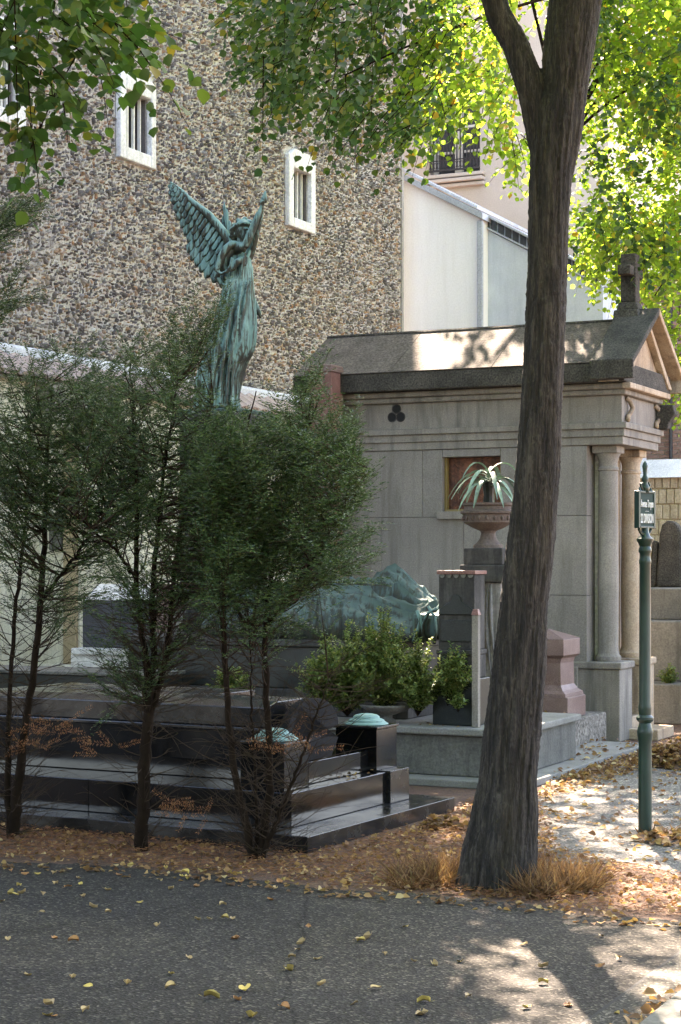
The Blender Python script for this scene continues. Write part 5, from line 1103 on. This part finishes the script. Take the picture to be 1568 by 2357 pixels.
yew('yew', 'leftmost scraggy yew with twin thin stems and brown dead sprays', (30, 1930), 10.85,
    [([(30, 1930, 0), (38, 1840, 0), (55, 1700, 0), (78, 1560, 0), (92, 1400, 0), (105, 1230, 0), (108, 1050, .1), (120, 880, .1)], [.038, .032, .024, .021, .019, .016, .010, .004]),
     ([(28, 1930, 0), (15, 1800, .05), (22, 1600, .1), (35, 1420, .15), (55, 1250, .2), (70, 1050, .2), (60, 900, .2)], [.03, .02, .014, .012, .010, .007, .003]),
     ([(95, 1380, 0), (160, 1300, -.1), (230, 1200, -.2), (300, 1080, -.2)], [.012, .010, .007, .003])],
    [([(-60, 920), (0, 880), (60, 850), (130, 840), (200, 830), (260, 850), (360, 940), (360, 1200), (230, 1270), (120, 1220), (-60, 1240)], 1.0, .55), ([(-20, 1230), (230, 1250), (200, 1440), (20, 1420)], .14, .35)], 118, 5, 250, [(110, 1690), (70, 1720), (150, 1670)])
yew('yew', 'middle yew, thickest trunk splitting into several upright stems', (326, 1958), 10.38,
    [([(326, 1958, 0), (328, 1850, 0), (335, 1720, 0), (345, 1600, 0), (330, 1480, 0), (312, 1350, 0), (315, 1150, 0), (305, 950, .05), (300, 800, .1)], [.040, .037, .034, .028, .016, .015, .012, .007, .003]),
     ([(340, 1640, 0), (356, 1520, 0), (350, 1380, -.05), (362, 1230, -.1), (380, 1050, -.1), (410, 880, -.1)], [.024, .018, .016, .012, .008, .003]),
     ([(345, 1640, 0), (380, 1540, .05), (396, 1400, .1), (404, 1280, .1), (440, 1100, .15), (490, 930, .2)], [.022, .016, .014, .012, .008, .003]),
     ([(312, 1330, 0), (270, 1270, -.1), (190, 1200, -.2), (130, 1150, -.2)], [.010, .008, .006, .003])],
    [([(200, 940), (250, 870), (300, 810), (380, 790), (440, 850), (480, 960), (690, 1020), (690, 1300), (430, 1370), (330, 1260), (150, 1230)], .85, .55), ([(390, 800), (480, 740), (500, 760), (420, 860)], .06, .2), ([(240, 1480), (400, 1500), (380, 1600), (250, 1640)], .05, .15), ([(230, 1300), (470, 1340), (450, 1490), (260, 1450)], .10, .35)], 150, 15, 280, [(410, 1860), (440, 1870), (235, 1720)])
yew('yew', 'right-hand yew of many thin stems, its crown spreading over the mausoleum wall', (598, 1980), 10.1,
    [([(585, 1980, 0), (560, 1880, 0), (535, 1740, 0), (520, 1600, 0), (515, 1400, 0), (522, 1220, 0), (560, 1020, .05), (590, 900, .1)], [.026, .022, .019, .017, .014, .011, .007, .003]),
     ([(602, 1980, 0), (618, 1860, 0), (622, 1720, 0), (610, 1560, 0), (612, 1400, .05), (640, 1220, .1), (690, 1040, .1), (740, 900, .1)], [.028, .024, .020, .017, .014, .011, .007, .003]),
     ([(604, 1975, -.03), (640, 1880, -.05), (690, 1760, -.08), (730, 1640, -.1), (765, 1540, -.1)], [.018, .012, .009, .006, .002]),
     ([(615, 1440, .05), (680, 1350, 0), (740, 1260, -.05), (800, 1180, -.05), (850, 1080, -.1)], [.011, .009, .008, .005, .003]),
     ([(595, 1975, .03), (590, 1850, .06), (580, 1650, .1), (575, 1450, .15)], [.016, .010, .007, .003])],
    [([(470, 1010), (560, 980), (640, 1010), (710, 980), (770, 1010), (810, 1080), (825, 1180), (830, 1290), (790, 1345), (640, 1385), (500, 1360), (430, 1200)], .86, .5), ([(640, 960), (720, 880), (760, 900), (700, 980)], .04, .3), ([(780, 1000), (810, 1020), (830, 1130), (790, 1130)], .06, .25), ([(480, 1360), (700, 1360), (660, 1500), (500, 1490)], .09, .35)], 175, 25, 320, [(600, 1720), (700, 1710)])
yew('yew', 'yew off the left edge, only a drooping spray showing beside the wall', (-150, 1900), 10.6,
    [([(-150, 1915, 0), (-140, 1500, 0), (-130, 1000, 0), (-120, 700, 0), (-110, 450, 0)], [.05, .04, .03, .015, .004])],
    [([(-250, 520), (-60, 480), (40, 470), (50, 520), (0, 560), (-80, 760), (-60, 1000), (-250, 1000)], .8, .3), ([(-20, 490), (60, 480), (30, 560), (-20, 560)], .12, .2), ([(-20, 670), (20, 680), (20, 730), (-20, 760)], .08, .2)], 60, 35, 20)

# ================================================================ SMALL LEAVED SHRUBS
def shrub(label, base, n, Lr, spread, seed, lean=0.0, pot=None):
    rg = np.random.default_rng(seed); b0 = np.array(base); root = empty('shrub', tuple(base)); tag(root, label, 'shrub', 'small leaved shrubs before the bronze figure')
    tw = MB(); Ps, Ds = [], []
    for k in range(n):
        a = rg.uniform(0, 2*pi); s_ = rg.uniform(0, spread); d = np.array([cos(a)*s_+lean*.3, sin(a)*s_*.7, 1.]); d /= np.linalg.norm(d); L = rg.uniform(*Lr)*(1-.25*s_)
        e = d*L+np.array([0, 0, -.18*L*s_]); mid = d*L*.5+np.array([0, 0, .1*L]); m_ = int(L/.0105); tt = np.linspace(.22, 1, m_)
        C_ = np.array([bez(np.zeros(3), mid, e, t) for t in tt]); tw.tube([Vector(C_[0]*0)]+[Vector(x) for x in C_[::6]], .0018, 3, False)
        s2 = np.cross(d, [cos(k*2.4), sin(k*2.4), .2]); s3 = np.cross(d, s2)
        an_ = np.arange(m_)*2.4; dirs_ = d*.5+s2[None]*np.cos(an_)[:, None]+s3[None]*np.sin(an_)[:, None]+rg.normal(0, .15, (m_, 3)); Ps.append(C_); Ds.append(dirs_)
        for q in (-1, 1):
            t0 = rg.uniform(.35, .7); o_ = bez(np.zeros(3), mid, e, t0); d2 = d+s2*q*.6+rg.normal(0, .2, 3); d2 /= np.linalg.norm(d2); m2 = m_//3; t2_ = (np.arange(m2)+1)/m2
            C2 = o_+d2*(L*.33)*t2_[:, None]; Ps.append(C2); Ds.append(d2*.5+s2[None]*np.cos(an_[:m2])[:, None]+s3[None]*np.sin(an_[:m2])[:, None])
    Ps, Ds = np.concatenate(Ps), np.concatenate(Ds); nn = len(Ps)
    tag(link('foliage', scatter('foliage', LV, LF, Ps, frames(Ds, unit(np.array([0, 0, 1.])+rg.normal(0, .5, Ps.shape))), np.stack([rg.uniform(.015, .021, nn), rg.uniform(.023, .036, nn), np.full(nn, .02)], 1), M['box_leaf']), None, root), kind='stuff')
    tag(tw.build('twigs', M['twig'], root), kind='stuff')
    return root
def bw(px, py, v): u, t = GM.on_v(px, v); w = GM.w(u, v); return Vector((w.x, w.y, EYE+(CY-py)/F*t))
shrub('broad bushy shrub with small green leaves in the stone planter', bw(885, 1645, 12.62), 130, (.25, .84), 1.0, 3)
shrub('upright leafy shrub between the right-hand yew and the planter, in front of the drapery', bw(800, 1650, 12.58), 110, (.22, .76), 1.05, 13)
shrub('pale tipped shrub right of the planter, catching light below the drapery end', bw(962, 1648, 12.60), 75, (.2, .66), .95, 14)
shrub('low shrub left of the planter, under the bronze drapery', bw(530, 1640, 12.5), 60, (.22, .42), 1.0, 4)
shrub('yellowish shrub spilling in front of the dark stele', bw(1030, 1625, 12.60), 46, (.25, .46), .7, 6, .6)
shrub('shrub half hidden by the right-hand yew, left of the planter', bw(740, 1640, 12.5), 70, (.3, .55), .8, 8)
shrub('small tuft of green plant in the dark trough at the foot of the stele', bw(1055, 1640, 12.56), 16, (.10, .17), 1.1, 9)
fpn = Frame('stone_planter', GM, *GM.uv(bw(890, 1645, 12.65)), .415); tag(fpn.e, 'squat stone planter holding the bushy shrub on the grey vault', 'planter')
cu, cv, _ = fpn.o
MB(fpn).lathe(cu, cv, [(.07, .416), (.07, .44), (.045, .455), (.045, .475), (.15, .51), (.20, .545), (.205, .56), (.18, .56), (.16, .53), (0, .53)], 24).build('bowl', M['grey_stone'], fpn.e, smooth=True)
shp = shrub('bright yellow-green plant in sun on the grey stepped tomb', bw(1540, 1585, 18.22), 26, (.12, .26), .9, 12); shp['group'] = 'sunlit plants by the far wall'

# ================================================================ LITTER, GRASS, FALLEN LEAVES
def groundpts(poly, n, seed):
    rg = np.random.default_rng(seed); a = np.array(poly); out = []
    while sum(map(len, out)) < n:
        x = rg.uniform(a[:, 0].min(), a[:, 0].max(), 3*n); y = rg.uniform(a[:, 1].min(), a[:, 1].max(), 3*n); k = inpoly(x, y, poly); out.append(np.stack([x[k], y[k]], 1))
    return np.concatenate(out)[:n]
def litter(name, P, z0, z1, size, mat, seed, tilt=.5, tv=LV, tf=LF, w=1.0):
    rg = np.random.default_rng(seed); n = len(P); pos_ = np.column_stack([P, rg.uniform(z0, z1, n)]); a = rg.uniform(0, 2*pi, n)
    d = np.stack([np.cos(a), np.sin(a), rg.normal(0, .12, n)], 1); nr = unit(np.array([0, 0, 1.])+rg.normal(0, tilt, (n, 3)))
    s_ = rg.uniform(size*.5, size*1.2, n); return tag(link(name, scatter(name, tv, tf, pos_, frames(d, nr), np.stack([s_*w, s_, s_*1.6], 1), M[mat])), kind='stuff')
soilpoly = [tuple(G(x, y)[:2]) for x, y in ((-150, 1968), (0, 1978), (200, 1984), (400, 2004), (560, 2016), (760, 2040), (1000, 2054), (1250, 2082), (1330, 2098), (1568, 2110), (1700, 2110), (1700, 2020), (1540, 2015), (1440, 1990), (1290, 1960), (1240, 1850), (1090, 1840), (1020, 1885), (706, 1972), (640, 1958), (60, 1905), (-150, 1880))]
litter('leaf_litter', groundpts(soilpoly, 3600, 41), .006, .03, .032, 'dry_leaf', 42, .55)
litter('needle_litter', groundpts(soilpoly, 26000, 43), .004, .035, .045, 'yew_brown', 44, .6, ND, NFc, .09)
edge = [(p[0], p[1]+.10) for p in road_edge[1:-1]]+[(p[0], p[1]-.28) for p in road_edge[1:-1]][::-1]
litter('leaf_drift', groundpts(edge, 420, 45), .006, .02, .04, 'dry_leaf', 46, .4)
litter('leaf_litter', groundpts([tuple(G(x, y)[:2]) for x, y in ((1245, 1850), (1245, 1812), (1440, 1735), (1568, 1700), (1700, 1720), (1568, 1745), (1400, 1800))], 1500, 47), .006, .035, .045, 'dry_leaf', 48, .5)
litter('leaf_litter', groundpts([tuple(G(x, y)[:2]) for x, y in ((1240, 1960), (1240, 1850), (1470, 1780), (1700, 1740), (1700, 1980), (1480, 2000), (1330, 2020))], 420, 49), .007, .02, .045, 'dry_leaf', 50, .4)
litter('leaf_heap', groundpts([tuple(GM.w(u, v)[:2]) for u, v in ((-1.6, 2), (-1.6, 7.4), (-.8, 7.4), (-.8, 2))], 1400, 51), .075, .15, .055, 'dry_leaf', 52, .6)
litter('leaf_heap', groundpts([tuple(GM.w(u, v)[:2]) for u, v in ((-1.86, 3), (-1.84, 6.6), (-1.76, 7.2), (-1.72, 7.2), (-1.72, 3))], 420, 55), .012, .07, .05, 'dry_leaf', 56, .6)
hp = np.array([1.0, 1.0]); rgh = np.random.default_rng(77)
def heap(px, py, r_, h, n, seed):
    rg = np.random.default_rng(seed); c_ = G(px, py); a = rg.uniform(0, 2*pi, n); q = np.sqrt(rg.uniform(0, 1, n)); P = np.stack([c_.x+r_*q*np.cos(a), c_.y+r_*1.3*q*np.sin(a)], 1)
    z = h*(1-q**2)*rg.uniform(.5, 1, n)+.01; d = np.stack([np.cos(a*5), np.sin(a*5), rg.normal(0, .2, n)], 1)
    return tag(link('leaf_heap', scatter('leaf_heap', LV, LF, np.column_stack([P, z]), frames(d, unit(np.array([0, 0, 1.])+rg.normal(0, .6, (n, 3)))), rg.uniform(.03, .06, n), M['dry_leaf'])), kind='stuff')
heap(1565, 1760, .34, .16, 1500, 61); heap(1025, 1905, .13, .07, 260, 62); heap(1540, 1935, .2, .04, 260, 63)
lp = []
for x, y, v, n in ((1330, 1655, 15.0, 9),): pass
def on_top(poly, z, n, seed, size=.035):
    P = groundpts(poly, n, seed); return litter('leaves_on_tomb', P, z+.003, z+.012, size, 'dry_leaf', seed, .35)
on_top([tuple(GT.w(u, v)[:2]) for u, v in ((-5.52, 9.95), (-5.32, 9.95), (-5.32, 10.38), (-5.52, 10.38))], .297, 16, 71)
on_top([tuple(GM.w(u, v)[:2]) for u, v in ((-5.7, 12.5), (-4.7, 12.5), (-4.7, 12.68), (-5.7, 12.68))], .416, 16, 72)
on_top([tuple(GM.w(u, v)[:2]) for u, v in ((-5.5, 14.64), (-4.93, 14.64), (-4.93, 14.95), (-5.5, 14.95))], .345, 16, 73)
on_top([tuple(GM.w(u, v)[:2]) for u, v in ((-4.9, 14.3), (-4.44, 12.9), (-4.44, 15.4), (-4.9, 15.8))], .057, 90, 74, .045)

def grass(name, cx, cy_, pts, n, h, seed):
    rg = np.random.default_rng(seed); P = []
    for (ax, ay, r_) in pts: k = n//len(pts); a = rg.uniform(0, 2*pi, k); q = np.sqrt(rg.uniform(0, 1, k))*r_; P.append(np.stack([cx+ax+q*np.cos(a), cy_+ay+q*np.sin(a)], 1))
    P = np.concatenate(P); m_ = len(P); d = np.stack([rg.normal(0, .95, m_), rg.normal(0, .95, m_), np.ones(m_)], 1)
    nr = unit(np.stack([rg.normal(0, 1, m_), -np.ones(m_), rg.normal(0, .3, m_)], 1)); hh = h*rg.uniform(.25, 1.0, m_)**1.2*1.35
    tv = [(-.5, 0, 0), (.5, 0, 0), (.35, .55, .08), (-.35, .55, .08), (0, 1, .28)]; tf = [(0, 1, 2, 3), (3, 2, 4)]
    return tag(link(name, scatter(name, tv, tf, np.column_stack([P, np.full(m_, .0)]), frames(d, nr), np.stack([rg.uniform(.005, .010, m_), hh, hh], 1), M['dry_grass'])), kind='stuff')
grass('dry_grass', tb0.x, tb0.y, ((.24, -.05, .20), (.36, .05, .18), (.22, -.22, .14), (.40, -.12, .12), (.15, .12, .2)), 2100, .145, 81)
grass('dry_grass', tb0.x, tb0.y, ((-.26, .1, .16), (-.36, .22, .16), (-.40, .05, .15), (-.22, .3, .16)), 1400, .13, 82)
grass('dry_grass', XP, YP, ((.03, -.03, .07), (.12, .0, .1)), 200, .07, 83)
grass('green_tuft', tb0.x, tb0.y, ((.0, -.25, .08), (.16, -.32, .05)), 160, .06, 84)

# single leaves lying on the asphalt
def leafmesh(seed):
    r = random.Random(seed); c_ = r.uniform(.12, .4); g = MB(); vs = []; n = 7
    for j in range(n):
        t = j/(n-1); w_ = .44*math.sin(pi*min(1, t*.95+.08))**.7*(1-.15*t)
        for s_ in (-1, -.5, 0, .5, 1): vs.append((s_*w_, t, c_*abs(s_)**1.5*.9+.12*math.sin(t*4+seed)+r.uniform(-.02, .02)))
    vs.append((.02, -.35, .1)); vs.append((-.02, -.35, .12))
    fs = [(j*5+k, j*5+k+1, j*5+k+6, j*5+k+5) for j in range(n-1) for k in range(4)]+[(2, len(vs)-2, len(vs)-1)]
    me = bpy.data.meshes.new('fallen_leaf'); me.from_pydata(vs, [], fs); me.update(); me.shade_smooth(); return me
LMs = {m: [leafmesh(k) for k in range(4)] for m in ('leaf_yellow', 'leaf_tan', 'leaf_brown')}
for m, l in LMs.items():
    for me in l: me.materials.append(M[m])
spots = [(470, 2300, 'y', 1.3), (565, 2280, 'y', 1.25), (660, 2240, 'y', 1.15), (540, 2165, 'b', 1.1), (403, 2275, 't', .9), (820, 2170, 't', 1), (855, 2160, 't', 1.1), (970, 2335, 't', 1.3), (990, 2312, 'y', 1.1), (855, 2282, 't', .9),
         (123, 2320, 't', 1), (122, 2340, 'y', .8), (204, 2330, 't', .9), (213, 2278, 'y', .8), (166, 2258, 't', .8), (55, 2246, 't', .8), (181, 2172, 'b', 1), (18, 2164, 't', .7), (365, 2136, 't', .8), (630, 2075, 'b', .9), (506, 2088, 't', .8),
         (432, 2208, 't', .8), (703, 2172, 't', 1), (722, 2212, 't', .8), (664, 2210, 't', .7), (1215, 2180, 't', .9), (1262, 2230, 't', .9), (1305, 2316, 'b', .9), (1240, 2268, 'y', .9), (1060, 2220, 'y', .8), (995, 2222, 't', .8), (960, 2218, 't', .7),
         (1082, 2300, 't', .7), (825, 2315, 't', .8), (750, 2270, 't', .8), (1370, 2230, 'b', .9), (1420, 2215, 't', .8), (1380, 2160, 't', .7), (580, 2350, 'y', 1.2), (485, 2120, 't', .7), (512, 2118, 'y', .8), (536, 2118, 't', .7), (448, 2120, 't', .6),
         (710, 2140, 'b', .7), (128, 2015, 't', .9), (150, 2048, 'b', .9), (60, 2058, 't', .9), (240, 2050, 't', .9), (125, 2040, 't', .8), (10, 2080, 't', .8), (190, 2070, 't', .8), (330, 2080, 'y', .7), (255, 2105, 't', .7), (600, 2045, 't', .8), (400, 2050, 't', .7)]
rl = random.Random(9)
for _ in range(48): spots.append((rl.uniform(0, 900), 1990+abs(rl.gauss(0, 30))+rl.random()*20, rl.choice('yttb'), rl.uniform(.6, .95)))
for _ in range(14): spots.append((rl.uniform(0, 1550), rl.uniform(2080, 2350), rl.choice('yttb'), rl.uniform(.5, .9)))
lab = {'y': ('clear yellow fallen leaf lying on the dark asphalt', 'yellow fallen leaves on the asphalt'), 't': ('dull tan curled fallen leaf lying on the dark asphalt', 'tan curled leaves on the asphalt'), 'b': ('orange brown dry fallen leaf lying on the dark asphalt', 'orange brown leaves on the asphalt')}
nmm = {'y': 'leaf_yellow', 't': 'leaf_tan', 'b': 'leaf_brown'}
UL_ = {0: 'large yellow fallen leaf near the bottom edge, left of centre', 1: 'yellow fallen leaf with a tilted tip, right of the large yellow one near the bottom', 2: 'deep yellow fallen leaf a little above the large pair near the bottom',
       3: 'orange brown leaf of the little cluster in the middle of the asphalt', 4: 'tan fallen leaf left of the large yellow leaf at the bottom', 5: 'tan curled leaf, left one of the pair in mid asphalt', 6: 'tan curled leaf, right one of the pair in mid asphalt',
       7: 'big tan curled leaf at the bottom edge beside the sunlit patch', 8: 'yellow leaf touching the sunlit patch at the bottom edge', 12: 'lone orange brown leaf in the left middle of the asphalt', 19: 'small orange leaf below the tomb corner, close to the litter edge', 25: 'tan leaf on the asphalt in front of the trunk foot, in shade', 26: 'tan upright leaf between the two lines of sun patches', 27: 'brown leaf low on the asphalt near the gutter slab', 38: 'yellow leaf cut by the bottom edge left of centre', 36: 'brown leaf in the small sun patch right of the trunk shadow', 48: 'orange leaf among tan ones near the left edge of the asphalt'}
for i, (x, y, c_, s_) in enumerate(spots):
    p = G(x, y); o = bpy.data.objects.new('fallen_leaf', LMs[nmm[c_]][i % 4]); C.objects.link(o); tag(o, lab[c_][0], 'fallen leaf', lab[c_][1])
    if i in UL_: tag(o, UL_[i], 'fallen leaf')
    o.location = (p.x, p.y, .010); q = .046*s_; o.scale = (q, q, q); o.rotation_euler = (rl.uniform(-.25, .25), rl.uniform(-.3, .3), rl.uniform(0, 6.3))
